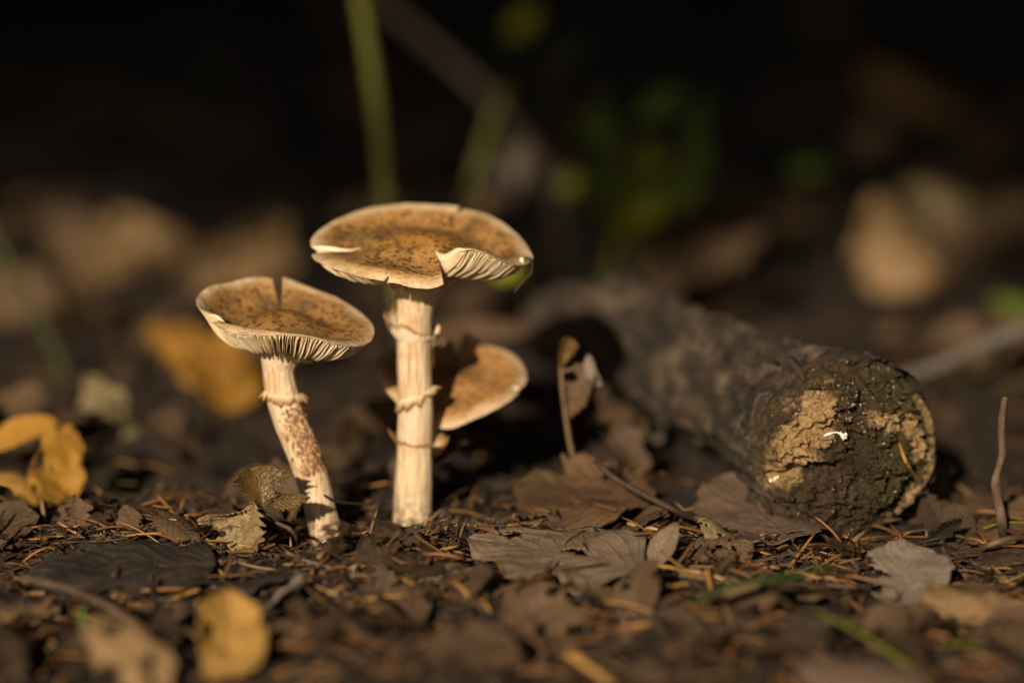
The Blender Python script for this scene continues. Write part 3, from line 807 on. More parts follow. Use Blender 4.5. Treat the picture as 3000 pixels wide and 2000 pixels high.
# little white fungus in the middle of the face
def face_at(px, py):
    """nearest point of the end face to this pixel's ray"""
    d = ray(px, py); d = d / np.linalg.norm(d)
    w_ = FACE.reshape(-1, 3) - CAM
    tt_ = w_ @ d
    e = np.linalg.norm(w_ - tt_[:, None] * d, axis=1)
    return FACE.reshape(-1, 3)[np.argmin(e)]
pa, pb, pc = face_at(2415, 1270) + axis * 0.08, face_at(2445, 1262) + axis * 0.16, face_at(2470, 1275) + axis * 0.15
def lumps(p, n, r, seed):
    rl = random.Random(seed); out_ = []
    for q in range(n):
        d = np.array([rl.gauss(0, 1), -0.5, rl.gauss(0, 0.7)]); d /= np.linalg.norm(d)
        e = p + d * rl.uniform(0.5, 2.2) * r
        out_.append(tube(spline([p, (p + e) / 2 + (0, 0, rl.gauss(0, 0.3) * r), e], 7), r * np.array([0.3, 0.35, 0.3, 0.35, 0.5, 0.45, 0.15]), 7, 0.9, seed + q))
    return out_
V, F = join([tube(spline([pa, pb, pc], 12), np.interp(np.linspace(0, 1, 12), [0, 0.5, 1], [0.025, 0.03, 0.05]), 7, 1.3, 4)] + lumps(pc, 5, 0.09, 3) + lumps(pa, 3, 0.06, 9))
tag(obj('white_fungus', V, F, M_thread), 'tiny white branched fungus growing on the rotten log end', 'fungus')
V, F = join(lumps(face_at(2268, 1405) + axis * 0.05, 7, 0.11, 21))
tag(obj('white_fungus', V, F, M_flesh), 'small cream fungus lump low at the edge of the rotten log end', 'fungus')

# ------------------------------------------------------------------ leaves
def outline(kind, u, v, seed):
    if kind == 'ovate': w_ = np.sin(np.pi * u ** 0.82) ** 0.85
    elif kind == 'round': w_ = np.sqrt(np.clip(1 - (2 * u - 1) ** 2, 0, 1)) * (1 - 0.25 * sstep(0.8, 1, u))
    elif kind == 'lobed': w_ = (np.sin(np.pi * u ** 0.8) ** 0.7) * (0.86 + 0.12 * np.cos(u * 17 + seed) + 0.35 * fbm(u * 5, u * 0 + seed, seed, 3))
    elif kind == 'fan': w_ = np.clip(u * 1.25, 0, 1) ** 0.8 * np.sqrt(np.clip(1 - np.clip((u - 0.72) / 0.28, 0, 1) ** 2, 0, 1))
    else: w_ = np.sin(np.pi * u ** 0.62) ** 0.9 * (1 - 0.1 * u)
    return np.clip(w_, 0, 2)
def leaf_local(L, W, kind='ovate', bend=0.3, curl=0.5, crump=0.12, vein=0.03, ser=0.0, teeth=18, seed=1, nu=40, nv=21, tear=0.0, twist=0.0):
    u = np.linspace(0, 1, nu); v = np.linspace(-1, 1, nv)
    Uu, Vv = np.meshgrid(u, v, indexing='ij')
    w_ = outline(kind, Uu, Vv, seed)
    if ser:
        ph = (Uu * teeth + 0.3 * np.sign(Vv)) % 1.0
        w_ = w_ * (1 + ser * (ph - 0.5) * np.abs(Vv) ** 6)
    w_ = w_ * (1 + 0.10 * fbm(Uu * 4, np.sign(Vv) * 3.1 + 5, seed, 3))
    ph = bend * Uu
    x = L * np.cumsum(np.cos(bend * u)) / nu; zc = L * np.cumsum(np.sin(bend * u)) / nu
    cu = curl if abs(curl) > 1e-3 else 1e-3
    ang = cu * w_ * Vv
    y = W / cu * np.sin(ang); nrm = W / cu * (1 - np.cos(ang))
    nrm = nrm + crump * (0.35 + 0.65 * np.abs(Vv)) * 2 * fbm(Uu * L * 0.55 + seed, Vv * w_ * W * 0.55, seed, 4)
    s = (Uu - np.abs(Vv) * 0.42) * 8.0
    f = np.abs(s - np.round(s))
    nrm = nrm - vein * np.exp(-(f / 0.13) ** 2) * np.clip(w_, 0, 1) - 1.6 * vein * np.exp(-(Vv / 0.07) ** 2) + vein * 0.8 * np.cos(s * 2 * np.pi) * -0.6
    tw = twist * (Uu - 0.3)
    y2 = y * np.cos(tw) - nrm * np.sin(tw); n2 = y * np.sin(tw) + nrm * np.cos(tw)
    lx = x[:, None] - np.sin(ph) * n2; lz = zc[:, None] + np.cos(ph) * n2
    V = np.stack([lx, y2, lz], -1).reshape(-1, 3)
    F = gridfaces(nu, nv)
    UV = np.stack([Uu, Vv * 0.5 + 0.5], -1).reshape(-1, 2)
    if tear:
        ci = F.mean(axis=1)
        fu = UV[F].mean(axis=1)
        q = fbm(fu[:, 0] * L * 1.3 + seed * 3, (fu[:, 1] - .5) * W * 2.6, seed + 20, 4) + 0.22 * (np.abs(fu[:, 1] - 0.5) * 2) ** 2 + 0.10 * fu[:, 0]
        F = F[q < np.quantile(q, 1 - tear)]
    mid = V.reshape(nu, nv, 3)[:, nv // 2]
    return V, F, UV, mid
def basis(T, roll):
    T = np.asarray(T, float); T = T / np.linalg.norm(T)
    if roll > R_(100):                     # blade turned towards the open side of the clearing, swung round its own length by the rest
        N = np.array([-0.12, -1.0, 0.32]); N -= T * np.dot(N, T); N /= np.linalg.norm(N)
        S = np.cross(N, T); roll = R_(180) - roll
    else:
        up = np.array([0, 0, 1.0]) if abs(T[2]) < 0.96 else np.array([0, -1.0, 0])
        S = np.cross(up, T); S /= np.linalg.norm(S)
        N = np.cross(T, S)
    c, s = math.cos(roll), math.sin(roll)
    return np.stack([T, S * c + N * s, N * c - S * s])
OCC = {}
def occ(p):
    return OCC.get((int(p[0] // 0.3), int(p[1] // 0.3)))
def pt(spec):
    return G(*spec[1:]) if spec[0] == 'g' else P(*spec[1:])
def leaf(label, base, tip, W, mat, kind='ovate', roll=0.0, stalk=0.0, name='fallen_leaf', cat='leaf', group=None, drape=0.0, parent=None, stalk_mat=None, pname='blade', rib=True, thick=0.022, fit=True, rot=None, **kw):
    a = pt(base) if isinstance(base[0], str) else np.asarray(base, float)
    b = pt(tip) if isinstance(tip[0], str) else np.asarray(tip, float)
    T = b - a; L = np.linalg.norm(T)
    bend = kw.get('bend', 0.3)
    B = basis(T, R_(roll))
    if fit and abs(bend) > 0.05:                       # keep the tip where it is asked for
        ca = -bend / 2
        B = np.stack([B[0] * math.cos(ca) + B[2] * math.sin(ca), B[1], -B[0] * math.sin(ca) + B[2] * math.cos(ca)])
        L = L / (math.sin(bend / 2) / (bend / 2))
    V, F, UV, mid = leaf_local(L, W, kind, **kw)
    Vw = a + V @ B; mw = a + mid @ B
    def settle(Q):
        g = gz(Q[:, 0], Q[:, 1]) + 0.10
        if drape:
            Q[:, 2] = Q[:, 2] * (1 - drape) + drape * (g + 0.12 + (Q[:, 2] - a[2]) * 0.6)
        Q[:, 2] = np.where(Q[:, 2] < g, g + (Q[:, 2] - g) * 0.08, Q[:, 2])
        return Q
    Vw = settle(Vw); mw = settle(mw)
    if parent is None and a[1] < 9:
        for q in Vw[F.ravel()]:
            if q[2] - float(gz(q[0], q[1])) < 1.6:
                kk = (int(q[0] // 0.3), int(q[1] // 0.3)); OCC[kk] = max(OCC.get(kk, -9), q[2])
    if parent is None:
        org = np.array([Vw[:, 0].mean(), Vw[:, 1].mean(), Vw[:, 2].min()])
        parent = empty(name, label, cat, org, group)
    o = solid(obj(pname, Vw, F, mat, parent, uv=UV), thick, -1)
    if rib:
        t = B[2]
        V2, F2 = tube(mw[1:-2:2] + np.array([0, 0, -0.005]), np.linspace(0.045, 0.012, len(mw[1:-2:2])) * min(1.0, L / 4), 6)
        sub = obj('midrib', V2, F2, stalk_mat or mat, o)
    if stalk:
        d = -B[0]
        e = a + d * stalk + np.array([0, 0, 0.15 * stalk])
        c = spline([a + B[0] * 0.15, a + d * stalk * 0.5 + np.array([0, 0, 0.10 * stalk]), e], 12)
        c = settle(c)
        V3, F3 = tube(c, np.linspace(0.05, 0.06, 12), 7)
        obj('leaf_stalk', V3, F3, stalk_mat or M_stalk, parent)
    return parent

# -- leaves in the sharp zone
leaf('broad flat grey brown leaf with lifted tip in front of the tallest mushroom', ('g', 1880, 1668, 0.4), ('g', 1372, 1588, 0.5), 2.35, M_grey, 'lobed', roll=-13, bend=-0.12, curl=-0.10, crump=0.26, vein=0.010, seed=4, nu=70, nv=41, tear=0.05, stalk=0.0)
leaf('rusty leaf lying behind the broad grey leaf, its front edge curling up', ('g', 1840, 1500, 0.5), ('g', 1500, 1480, 0.4), 1.7, M_rust, 'ovate', roll=-6, bend=-0.3, curl=-0.5, crump=0.28, vein=0.010, seed=9, nu=50, nv=31, tear=0.08)
leaf('rusty brown leaf piece under the dead seedling', ('g', 1930, 1452, 0.5), ('g', 1505, 1425, 0.7), 1.9, M_rust, 'round', roll=-14, bend=0.2, curl=0.35, crump=0.3, vein=0.010, seed=15, nu=50, nv=31, tear=0.12)
leaf('dark wet leaf in front of the rusty leaves beside the long bent stalk', ('g', 1850, 1470, 0.35), ('g', 2100, 1430, 0.5), 1.3, M_dark, 'ovate', roll=10, bend=0.1, curl=0.3, crump=0.15, vein=0.02, seed=77, tear=0.1)
leaf('pinkish brown leaf with scalloped edge leaning on the fallen log', ('g', 2330, 1585, 0.3), ('g', 2110, 1400, 0.9), 1.75, M_pink, 'round', roll=-12, bend=0.25, curl=-0.3, crump=0.24, vein=0.010, ser=0.18, teeth=13, seed=22, nu=70, nv=31, tear=0.03)
leaf('flat charcoal leaf with a sharp central ridge on the litter', ('g', 640, 1655, 0.3), ('g', 70, 1690, 0.25), 2.3, M_dark, 'lobed', roll=-9, bend=-0.25, curl=-0.35, crump=0.34, vein=0.012, seed=31, nu=70, nv=41, tear=0.06, stalk_mat=M_twig)
leaf('dark crumpled leaf edge below the withered serrated leaves', ('g', 880, 1690, 0.2), ('g', 560, 1690, 0.3), 1.2, M_dark, 'lobed', roll=12, bend=0.2, curl=-0.4, crump=0.3, vein=0.04, seed=36, tear=0.2)
leaf('torn grey leaf scrap standing between the gold leaf and the leaning stem', ('g', 800, 1760, 0.1), ('g', 880, 1705, 1.0), 0.9, M_pale, 'lobed', roll=30, bend=0.3, curl=0.5, crump=0.25, vein=0.03, seed=39, tear=0.25)

# curled leaf with long stalk
cb = G(2040, 1520, 0.9)
long = leaf('curled brittle leaf on a long dark stalk propped above the litter', cb, G(2190, 1610, 0.2), 0.75, M_wither, 'ovate', roll=-25, bend=-0.7, curl=-1.2, crump=0.25, vein=0.05, seed=44, tear=0.12, rib=False)
c = spline([cb + (0.1, 0, 0), P(1990, 1500, -2.3), P(1880, 1445, -1.9), P(1800, 1400, -1.6), P(1760, 1365, -1.4), P(1748, 1345, -1.4)], 36)
V, F = tube(c, np.interp(np.linspace(0, 1, 36), [0, 0.25, 0.92, 0.97, 1], [0.13, 0.10, 0.08, 0.15, 0.06]), 10, 0.35, 3)
obj('leaf_stalk', V, F, M_twigd, long)
leaf('grey leaf scrap bent upright before the curled brittle leaf', ('g', 1905, 1660, 0.1), ('g', 1985, 1530, 1.25), 0.42, M_grey, 'ovate', roll=50, bend=0.4, curl=0.8, crump=0.1, vein=0.02, seed=47)
leaf('crumpled dark leaf skeleton under the curled brittle leaf', ('g', 2010, 1600, 0.2), ('g', 2200, 1640, 0.3), 1.1, M_brown, 'lobed', roll=10, bend=-0.5, curl=-0.7, crump=0.35, vein=0.05, seed=49, tear=0.25)

# withered serrated plant beside the leaning mushroom
root = G(895, 1620, 0.0)
wp = empty('withered_plant', 'withered seedling with two crinkled serrated leaves beside the leaning mushroom', 'plant', root)
j = P(770, 1497, -3.5)
V, F = tube(spline([root - (0, 0, 0.3), P(860, 1560, -3.5), P(810, 1530, -3.5), j], 20), np.linspace(0.07, 0.045, 20), 8, 0.3, 6)
obj('plant_stem', V, F, M_twig, wp)
leaf(None, j, P(757, 1366, -3.3), 0.92, M_olive, 'fan', parent=wp, pname='leaf', roll=160, bend=0.45, curl=0.8, crump=0.34, vein=0.006, ser=0.5, teeth=7, seed=52, nu=54, nv=31, stalk_mat=M_olive)
leaf(None, P(770, 1450, -3.4), P(905, 1452, -3.3), 0.36, M_olive, 'ovate', parent=wp, pname='leaf', roll=40, bend=0.5, curl=-0.8, crump=0.1, vein=0.03, ser=0.3, teeth=9, seed=53, nu=54, nv=21, rib=False)
k0 = P(752, 1494, -3.8)
leaf(None, k0, P(702, 1650, -4.9), 1.05, M_wither, 'fan', parent=wp, pname='leaf', roll=165, bend=-0.5, curl=0.8, crump=0.55, vein=0.008, ser=0.5, teeth=6, tear=0.08, seed=58, nu=60, nv=41, stalk_mat=M_wither)
leaf(None, k0, P(578, 1528, -4.2), 0.42, M_wither, 'ovate', parent=wp, pname='leaf', roll=50, bend=0.25, curl=-0.9, crump=0.25, vein=0.006, ser=0.5, teeth=11, seed=61, nu=60, nv=25, stalk_mat=M_twig)
V, F = tube(spline([k0, j], 6), 0.05, 7, 0.2, 3)
obj('leaf_stalk', V, F, M_twig, wp)

# dead seedling with hanging leaf
YD = 3.0
sr = P(1692, 1400, YD); sr[2] = float(gz(sr[0], sr[1]))
sd = empty('dead_seedling', 'dead seedling with a thin bare stalk, brown bud leaf and hanging folded leaf', 'plant', sr)
st = spline([sr - (0, 0, 0.4), P(1690, 1390, YD), P(1668, 1290, YD), P(1650, 1170, YD), P(1643, 1075, YD)], 30)
V, F = tube(st, np.linspace(0.085, 0.06, 30), 9, 0.3, 8)
obj('plant_stem', V, F, M_stalk, sd)
leaf(None, P(1638, 1082, YD), P(1674, 986, YD + 0.1), 0.34, M_olive, 'fan', parent=sd, pname='leaf', roll=165, bend=0.3, curl=1.0, crump=0.22, vein=0.008, ser=0.6, teeth=6, seed=66, rib=False)
leaf(None, P(1742, 1062, YD - 0.1), P(1668, 1226, YD - 0.2), 0.55, M_rust, 'ovate', parent=sd, pname='leaf', roll=160, bend=-0.3, curl=0.9, crump=0.40, vein=0.008, ser=0.6, teeth=8, seed=68, tear=0.08)
leaf(None, P(1722, 1036, YD - 0.2), P(1764, 1130, YD - 0.3), 0.28, M_pale, 'ovate', parent=sd, pname='leaf', roll=150, bend=-0.9, curl=1.4, crump=0.25, vein=0.006, ser=0.3, teeth=7, seed=70, rib=False)
V, F = tube(spline([P(1643, 1088, YD), P(1690, 1078, YD), P(1742, 1062, YD - 0.1)], 12), 0.05, 7, 0.3, 3)
obj('leaf_stalk', V, F, M_stalk, sd)
V, F = tube(spline([P(1668, 1425, YD - 0.2), P(1655, 1350, YD - 0.2), P(1648, 1330, YD - 0.2)], 10), 0.06, 7, 0.2, 2)
tag(obj('dry_stalk', V, F, M_stalk), 'short dry stalk end beside the dead seedling', 'stalk')

# -- foreground, out of focus
leaf('yellow rounded leaf cupped upright in front of the charcoal leaf', ('g', 690, 2010, 0.0), ('y', 665, 1740, -13.5), 1.4, M_straw, 'lobed', roll=160, bend=0.5, curl=1.7, crump=0.4, vein=0.05, seed=81)
leaf('beige domed leaf on the litter beside the cupped yellow leaf', ('y', 500, 2030, -17.5), ('y', 240, 1810, -16.3), 1.0, M_tan, 'lobed', roll=150, bend=-0.9, curl=-1.2, crump=0.5, vein=0.03, seed=84, tear=0.1)
leaf('dull grey brown leaf pushed against the beige domed leaf', ('y', 560, 2060, -16.5), ('y', 420, 1850, -15.5), 1.2, M_grey, 'lobed', roll=150, bend=-0.5, curl=-0.9, crump=0.4, seed=86)
leaf('brown leaf standing on edge with a pointed corner in front of the broad grey leaf', ('g', 1700, 1940, -0.2), ('y', 1490, 1700, -10.0), 1.25, M_brown, 'lobed', roll=150, bend=0.3, curl=0.8, crump=0.45, vein=0.04, seed=88, tear=0.12)
leaf('pale grey leaf with bitten edge in front of the rotten log end', ('g', 2680, 1790, 0.1), ('y', 2640, 1575, -5.8), 1.3, M_pale, 'round', roll=172, bend=0.35, curl=0.35, crump=0.3, vein=0.012, seed=91, tear=0.14)
leaf('long twisted tan leaf beside the bitten pale grey leaf', ('y', 2690, 1730, -9.5), ('y', 3090, 1800, -10.5), 1.05, M_tan, 'lobed', roll=140, bend=-0.6, curl=0.9, crump=0.45, vein=0.02, seed=93, twist=0.8)
leaf('pinkish grey leaf low in the blurred foreground beside the grass stalk', ('y', 2760, 2060, -18.5), ('y', 2330, 1960, -18.0), 1.0, M_pink, 'round', roll=130, bend=-0.4, curl=-0.5, crump=0.1, seed=95)
leaf('dark brown leaf flat between the pale grey leaf and the pinkish brown leaf', ('g', 2500, 1760, 0.2), ('g', 2170, 1690, 0.5), 1.5, M_brown, 'ovate', roll=15, bend=-0.3, curl=-0.4, crump=0.25, seed=97, tear=0.1)
leaf('brown leaf lying flat beneath the upright twig', ('g', 2780, 1620, 0.2), ('g', 3080, 1640, 0.3), 1.6, M_brown, 'lobed', roll=8, bend=-0.2, curl=-0.3, crump=0.2, seed=99, tear=0.1)
leaf('small dark ruffled leaf between the upright twig and the log', ('g', 2720, 1590, 0.0), ('y', 2820, 1520, -3.2), 0.5, M_dark, 'lobed', roll=120, bend=0.3, curl=0.6, crump=0.16, seed=101, tear=0.1)

# -- behind the plane of focus
leaf('golden leaf standing on edge, sunlit, with a drooping beige half', ('g', 150, 1480, 0.2), ('y', 215, 1235, 4.5), 1.35, M_gold, 'lobed', roll=145, bend=0.9, curl=1.5, crump=0.6, vein=0.03, seed=111, tear=0.06)
leaf('beige drooping leaf under the golden upright leaf', ('y', 160, 1530, 2.6), ('y', -40, 1400, 3.4), 1.25, M_straw, 'round', roll=140, bend=-0.5, curl=-0.7, crump=0.12, seed=113)
leaf('narrow yellow leaf rim arching behind the golden upright leaf', ('y', 175, 1230, 6.0), ('y', -60, 1330, 6.0), 0.6, M_gold, 'ovate', roll=150, bend=-0.7, curl=0.5, crump=0.1, seed=115)
leaf('crumpled golden yellow leaf behind the leaning mushroom', ('y', 760, 1190, 24), ('y', 420, 960, 25), 1.9, M_amber, 'lobed', roll=150, bend=0.3, curl=0.8, crump=1.1, vein=0.06, seed=118, tear=0.14)
leaf('beige torn leaf standing in the litter near the crumpled golden leaf', ('g', 400, 1290, 0.0), ('y', 260, 1090, 17.5), 1.15, M_drab, 'lobed', roll=130, bend=0.2, curl=0.7, crump=0.7, seed=121, tear=0.15)
leaf('dull orange leaf strip behind the small tilted mushroom', ('y', 1240, 985, 21), ('y', 1560, 965, 22), 0.55, M_rust, 'ovate', roll=150, bend=0.3, curl=0.4, crump=0.2, seed=124)
for i, (b, t_, W, mm, kd, rl, lab) in enumerate([
    (('y', 120, 900, 58), ('y', 560, 700, 62), 3.6, M_tan, 'ovate', 150, 'large arched brown leaf in the dim background behind the golden leaves'),
    (('y', 520, 900, 56), ('y', 860, 650, 60), 3.0, M_tan, 'ovate', 160, 'large tan brown leaf arching up in the dim background behind the leaning cap'),
    (('y', -60, 1000, 48), ('y', 230, 860, 50), 2.6, M_brown, 'round', 160, 'round brown leaf in the dim background beside the thin dark stem'),
    (('y', 40, 1180, 30), ('y', 250, 1130, 32), 1.6, M_brown, 'ovate', 140, 'brown leaf lying behind the beige torn leaf'),
    (('y', 1440, 620, 52), ('y', 1560, 410, 54), 1.7, M_pale, 'ovate', 165, 'grey leaf hanging upright behind the tallest cap'),
    (('y', 1330, 610, 54), ('y', 1470, 545, 55), 1.0, M_tan, 'ovate', 150, 'small tan leaf beside the hanging grey leaf'),
    (('y', 2740, 850, 56), ('y', 2560, 560, 58), 2.8, M_tan, 'ovate', 165, 'tan pointed leaf standing beyond the fallen log'),
    (('y', 2620, 560, 68), ('y', 3060, 600, 70), 1.9, M_drab, 'ovate', 150, 'long pale leaf slanting above the tan pointed leaf'),
    (('y', 2700, 700, 66), ('y', 3050, 760, 66), 2.2, M_brown, 'lobed', 150, 'brown leaf heap edge under the long pale leaf'),
    (('y', 2500, 190, 95), ('y', 2880, 330, 97), 2.0, M_tan, 'ovate', 150, 'dim ochre leaf high in the dark background above the log'),
    (('y', 2480, 460, 78), ('y', 2640, 400, 80), 1.6, M_brown, 'ovate', 150, 'small dim brown leaf behind the tan pointed leaf'),
    (('y', 1820, 760, 44), ('y', 2260, 690, 46), 1.9, M_brown, 'ovate', 150, 'dim rust coloured leaf behind the log under the green sapling'),
    (('g', 1900, 1300, 0.2), ('y', 1760, 1130, 12), 1.15, M_brown, 'round', 160, 'brown rounded leaf standing behind the dead seedling'),
    (('g', 1880, 1400, 0.1), ('y', 1740, 1240, 7), 0.85, M_brown, 'ovate', 150, 'narrow brown leaf propped behind the long dark stalk'),
    (('y', 1950, 1000, 20), ('y', 2110, 960, 20), 0.9, M_brown, 'ovate', 140, 'brown bark-like leaf against the flank of the log'),
    (('g', 2130, 1360, 0.1), ('y', 2000, 1170, 9), 0.65, M_grey, 'ovate', 150, 'thin grey curled leaf strip near the flank of the log'),
    (('y', 2900, 1040, 24), ('y', 3080, 960, 26), 1.6, M_brown, 'ovate', 150, 'brown leaf under the blurred grey branch'),
    (('g', 560, 1330, 0.1), ('y', 420, 1260, 12), 1.7, M_brown, 'round', 150, 'greyish brown leaf lying under the crumpled golden leaf'),
    (('g', 1060, 1330, 0.1), ('y', 1000, 1230, 11), 1.1, M_brown, 'ovate', 150, 'brown leaf between the two taller mushroom stems'),
    (('y', 880, 980, 30), ('y', 700, 900, 32), 1.9, M_brown, 'ovate', 150, 'dim brown leaf behind the leaning mushroom cap'),
]):
    leaf(lab, b, t_, W * 0.85, mm, 'lobed' if i % 3 else kd, roll=rl - 18, bend=0.6 * (-1) ** i, curl=1.0 if i % 2 else -0.9, crump=0.14 * W + 0.25, vein=0.04, seed=130 + i, nu=34, nv=19, tear=0.12)

# -- green plants in the background
gs = empty('green_sapling', 'green leafy sapling catching sunlight behind the log', 'plant', P(1790, 800, 50))
V, F = tube(spline([P(1780, 880, 50), P(1800, 720, 50), P(1850, 560, 50), P(1800, 380, 51), P(1740, 250, 52)], 26), np.linspace(0.22, 0.10, 26), 8, 0.2, 4)
obj('plant_stem', V, F, M_gstalk, gs)
for i, (b, t_, W, mm, rl) in enumerate([
    ((1830, 420, 51), (1690, 400, 49), 1.0, M_green, 150), ((1790, 480, 50), (1740, 300, 49), 0.9, M_green, 160), ((1840, 560, 50), (1700, 520, 49), 0.9, M_green, 150),
    ((1860, 600, 50), (1920, 380, 49), 0.45, M_lime, 140), ((1850, 690, 50), (1760, 600, 49), 0.6, M_green, 150), ((1940, 640, 52), (2075, 420, 53), 0.9, M_green, 165), ((2020, 560, 52), (2060, 270, 54), 0.7, M_green, 150), ((1780, 420, 51), (1680, 330, 50), 0.45, M_lime, 160), ((1850, 520, 51), (1960, 450, 50), 0.5, M_lime, 150), ((1870, 700, 50), (1800, 640, 49), 0.4, M_lime, 160),
    ((1900, 640, 50), (1850, 480, 48), 0.8, M_green, 165), ((1640, 560, 49), (1700, 505, 48.5), 0.5, M_lime, 160), ((1830, 680, 50), (1950, 560, 49), 0.7, M_lime, 150), ((1860, 360, 52), (2000, 250, 52), 0.55, M_green, 150)]):
    leaf(None, P(*b), P(*t_), W, mm, 'ovate', parent=gs, pname='leaf', roll=rl, bend=0.3, curl=0.5, crump=0.1, vein=0.03, seed=170 + i, nu=26, nv=13, rib=False)
V, F = tube(spline([P(1640, 560, 49), P(1720, 600, 49.5), P(1840, 600, 50)], 10), 0.06, 6); obj('leaf_stalk', V, F, M_gstalk, gs)

g2 = empty('green_sprig', 'thin sprig with one bright yellow green leaf above the tallest cap', 'plant', P(1560, 640, 62))
V, F = tube(spline([P(1580, 800, 62), P(1640, 420, 62), P(1620, 150, 62), P(1560, 20, 62), P(1520, -60, 62)], 20), np.linspace(0.16, 0.08, 20), 7); obj('plant_stem', V, F, M_twigd, g2)
leaf(None, P(1570, 20, 61.5), P(1500, 110, 60), 0.75, M_lime, 'round', parent=g2, pname='leaf', roll=165, bend=0.2, curl=0.4, seed=190, nu=24, nv=13, rib=False)
for i, (b, t_) in enumerate([((1600, 120, 62), (1450, 160, 61)), ((1630, 260, 62), (1500, 330, 61)), ((1620, 180, 62), (1720, 110, 62))]):
    leaf(None, P(*b), P(*t_), 0.6, M_shrub, 'ovate', parent=g2, pname='leaf', roll=140, bend=0.2, curl=0.4, seed=192 + i, nu=20, nv=11, rib=False)
for lab, b, t_, W, mm, s in [('bright green leaf tip beyond the blurred grey branch', (3060, 930, 40), (2900, 870, 40), 0.6, M_green, 201),
                            ('dim olive green leaf beyond the fallen log', (2430, 490, 66), (2300, 510, 66), 0.5, M_green, 203),
                            ('yellow green leaf showing under the cap margin of the tallest mushroom', (1530, 790, 26), (1440, 815, 26), 0.45, M_lime, 205)]:
    a = P(*b); g = np.array([a[0], a[1], float(gz(a[0], a[1]))])
    e = empty('green_plant', lab, 'plant', g)
    leaf(None, a, P(*t_), W, mm, 'ovate', parent=e, pname='leaf', roll=150, bend=0.25, curl=0.4, seed=s, nu=24, nv=13, rib=False)
    V, F = tube(spline([g - (0, 0, 0.3), (g + a) / 2 + (0.2, 0, 0), a], 12), 0.035, 6); obj('plant_stem', V, F, M_dshoot, e)

# -- stems, twigs, grass
def stick(name, label, cat, pts, rad, mat, k=9, wob=0.3, seed=1, n=30):
    V, F = tube(spline(pts, n), np.interp(np.linspace(0, 1, n), np.linspace(0, 1, len(rad)), rad), k, wob, seed)
    return tag(obj(name, V, F, mat), label, cat)
tw = empty('upright_twig', 'bare brown twig stuck upright in the litter beside the log', 'twig', G(2937, 1580))
V, F = tube(spline([G(2938, 1595, -0.3), P(2936, 1540, -2.5), P(2922, 1450, -2.5), P(2917, 1400, -2.5), P(2935, 1330, -2.5), P(2934, 1260, -2.5), P(2944, 1165, -2.5)], 40), np.interp(np.linspace(0, 1, 40), [0, 0.4, 0.46, 0.5, 0.97, 1], [0.14, 0.13, 0.155, 0.12, 0.10, 0.085]), 12, 0.35, 4)
obj('twig_wood', V, F, M_twig, tw)
V, F = tube(spline([P(2944, 1168, -2.5), P(2945, 1162, -2.5)], 4), [0.085, 0.08, 0.07, 0.03], 10, 0.3, 2)
obj('broken_tip', V, F, M_tan, tw.children[0])
stick('green_shoot', 'tall olive green stalk rising behind the tallest mushroom', 'grass', [P(1200, 1000, 33), P(1155, 760, 33), P(1130, 590, 33), P(1105, 330, 33), P(1065, 60, 33), P(1040, -60, 33)], [0.33, 0.30, 0.30], M_gstalk, 9, 0.1, 3)
stick('green_shoot', 'thin dark green stem slanting across the brown background leaves', 'grass', [P(220, 1200, 30), P(170, 1050, 30), P(90, 890, 30), P(0, 720, 30), P(-60, 600, 30)], [0.2, 0.2, 0.18], M_dshoot, 8, 0.1, 5)
stick('pale_stalk', 'pale dry stalk slanting behind the tallest cap beside the grey leaf', 'stalk', [P(1360, 640, 46), P(1400, 480, 46), P(1450, 330, 47), P(1480, 250, 47)], [0.28, 0.22, 0.16], M_gstalk, 8, 0.1, 7)
stick('bare_twig', 'bare brown twig slanting through the dark background above the caps', 'twig', [P(1060, -60, 66), P(1180, 60, 66), P(1330, 190, 66), P(1460, 320, 66), P(1600, 520, 66), P(1700, 840, 66)], [0.35, 0.28, 0.25], M_twigg, 8, 0.2, 8)
stick('grey_branch', 'blurred grey branch slanting down to the litter behind the log', 'branch', [P(2600, 1120, 22), P(2730, 1075, 22), P(2860, 1020, 22), P(3000, 962, 22), P(3160, 920, 23)], [0.22, 0.28, 0.30], M_branch, 9, 0.25, 9)
stick('short_twig', 'short dark twig with a cut end poking from under the rusty leaf', 'twig', [P(1452, 1532, -1.3), P(1500, 1515, -1.0), P(1570, 1500, -0.4), P(1640, 1490, 0.4)], [0.12, 0.12, 0.12], M_twigd, 10, 0.25, 10)
stick('dark_stick', 'black stick leaning behind the tallest stem', 'stick', [P(1270, 1350, 2.0), P(1320, 1320, 2.6), P(1370, 1292, 3.2), P(1240, 1362, 2.0)][0:3], [0.10, 0.12, 0.07], M_twigd, 8, 0.2, 11)
stick('grey_stalk', 'long grey leaf stalk lying over the charcoal leaf', 'stalk', [G(60, 1690, 0.7), G(200, 1725, 0.9), G(320, 1775, 0.9), G(400, 1830, 0.5)], [0.10, 0.10, 0.13], M_twig, 9, 0.2, 12)
stick('root_loop', 'thin pale root arching out of the litter by the upright twig', 'root', [G(2860, 1620, -0.1), G(2900, 1595, 0.5), G(2970, 1575, 0.7), G(3040, 1580, 0.3)], [0.09, 0.09, 0.09], M_stalk, 8, 0.2, 13)
stick('curved_twig', 'thin curved twig hanging beside the flank of the log', 'twig', [P(2090, 1080, 13), P(2060, 1160, 12), P(2070, 1240, 11), P(2120, 1310, 10), P(2180, 1350, 9)], [0.1, 0.1, 0.08], M_twigg, 8, 0.2, 14)
stick('arched_stalk', 'arched grey stalk among the brown leaves behind the dead seedling', 'stalk', [P(2050, 1130, 12), P(1990, 1160, 12), P(1940, 1220, 12), P(1925, 1290, 11)], [0.12, 0.2, 0.22], M_twigg, 8, 0.2, 15)
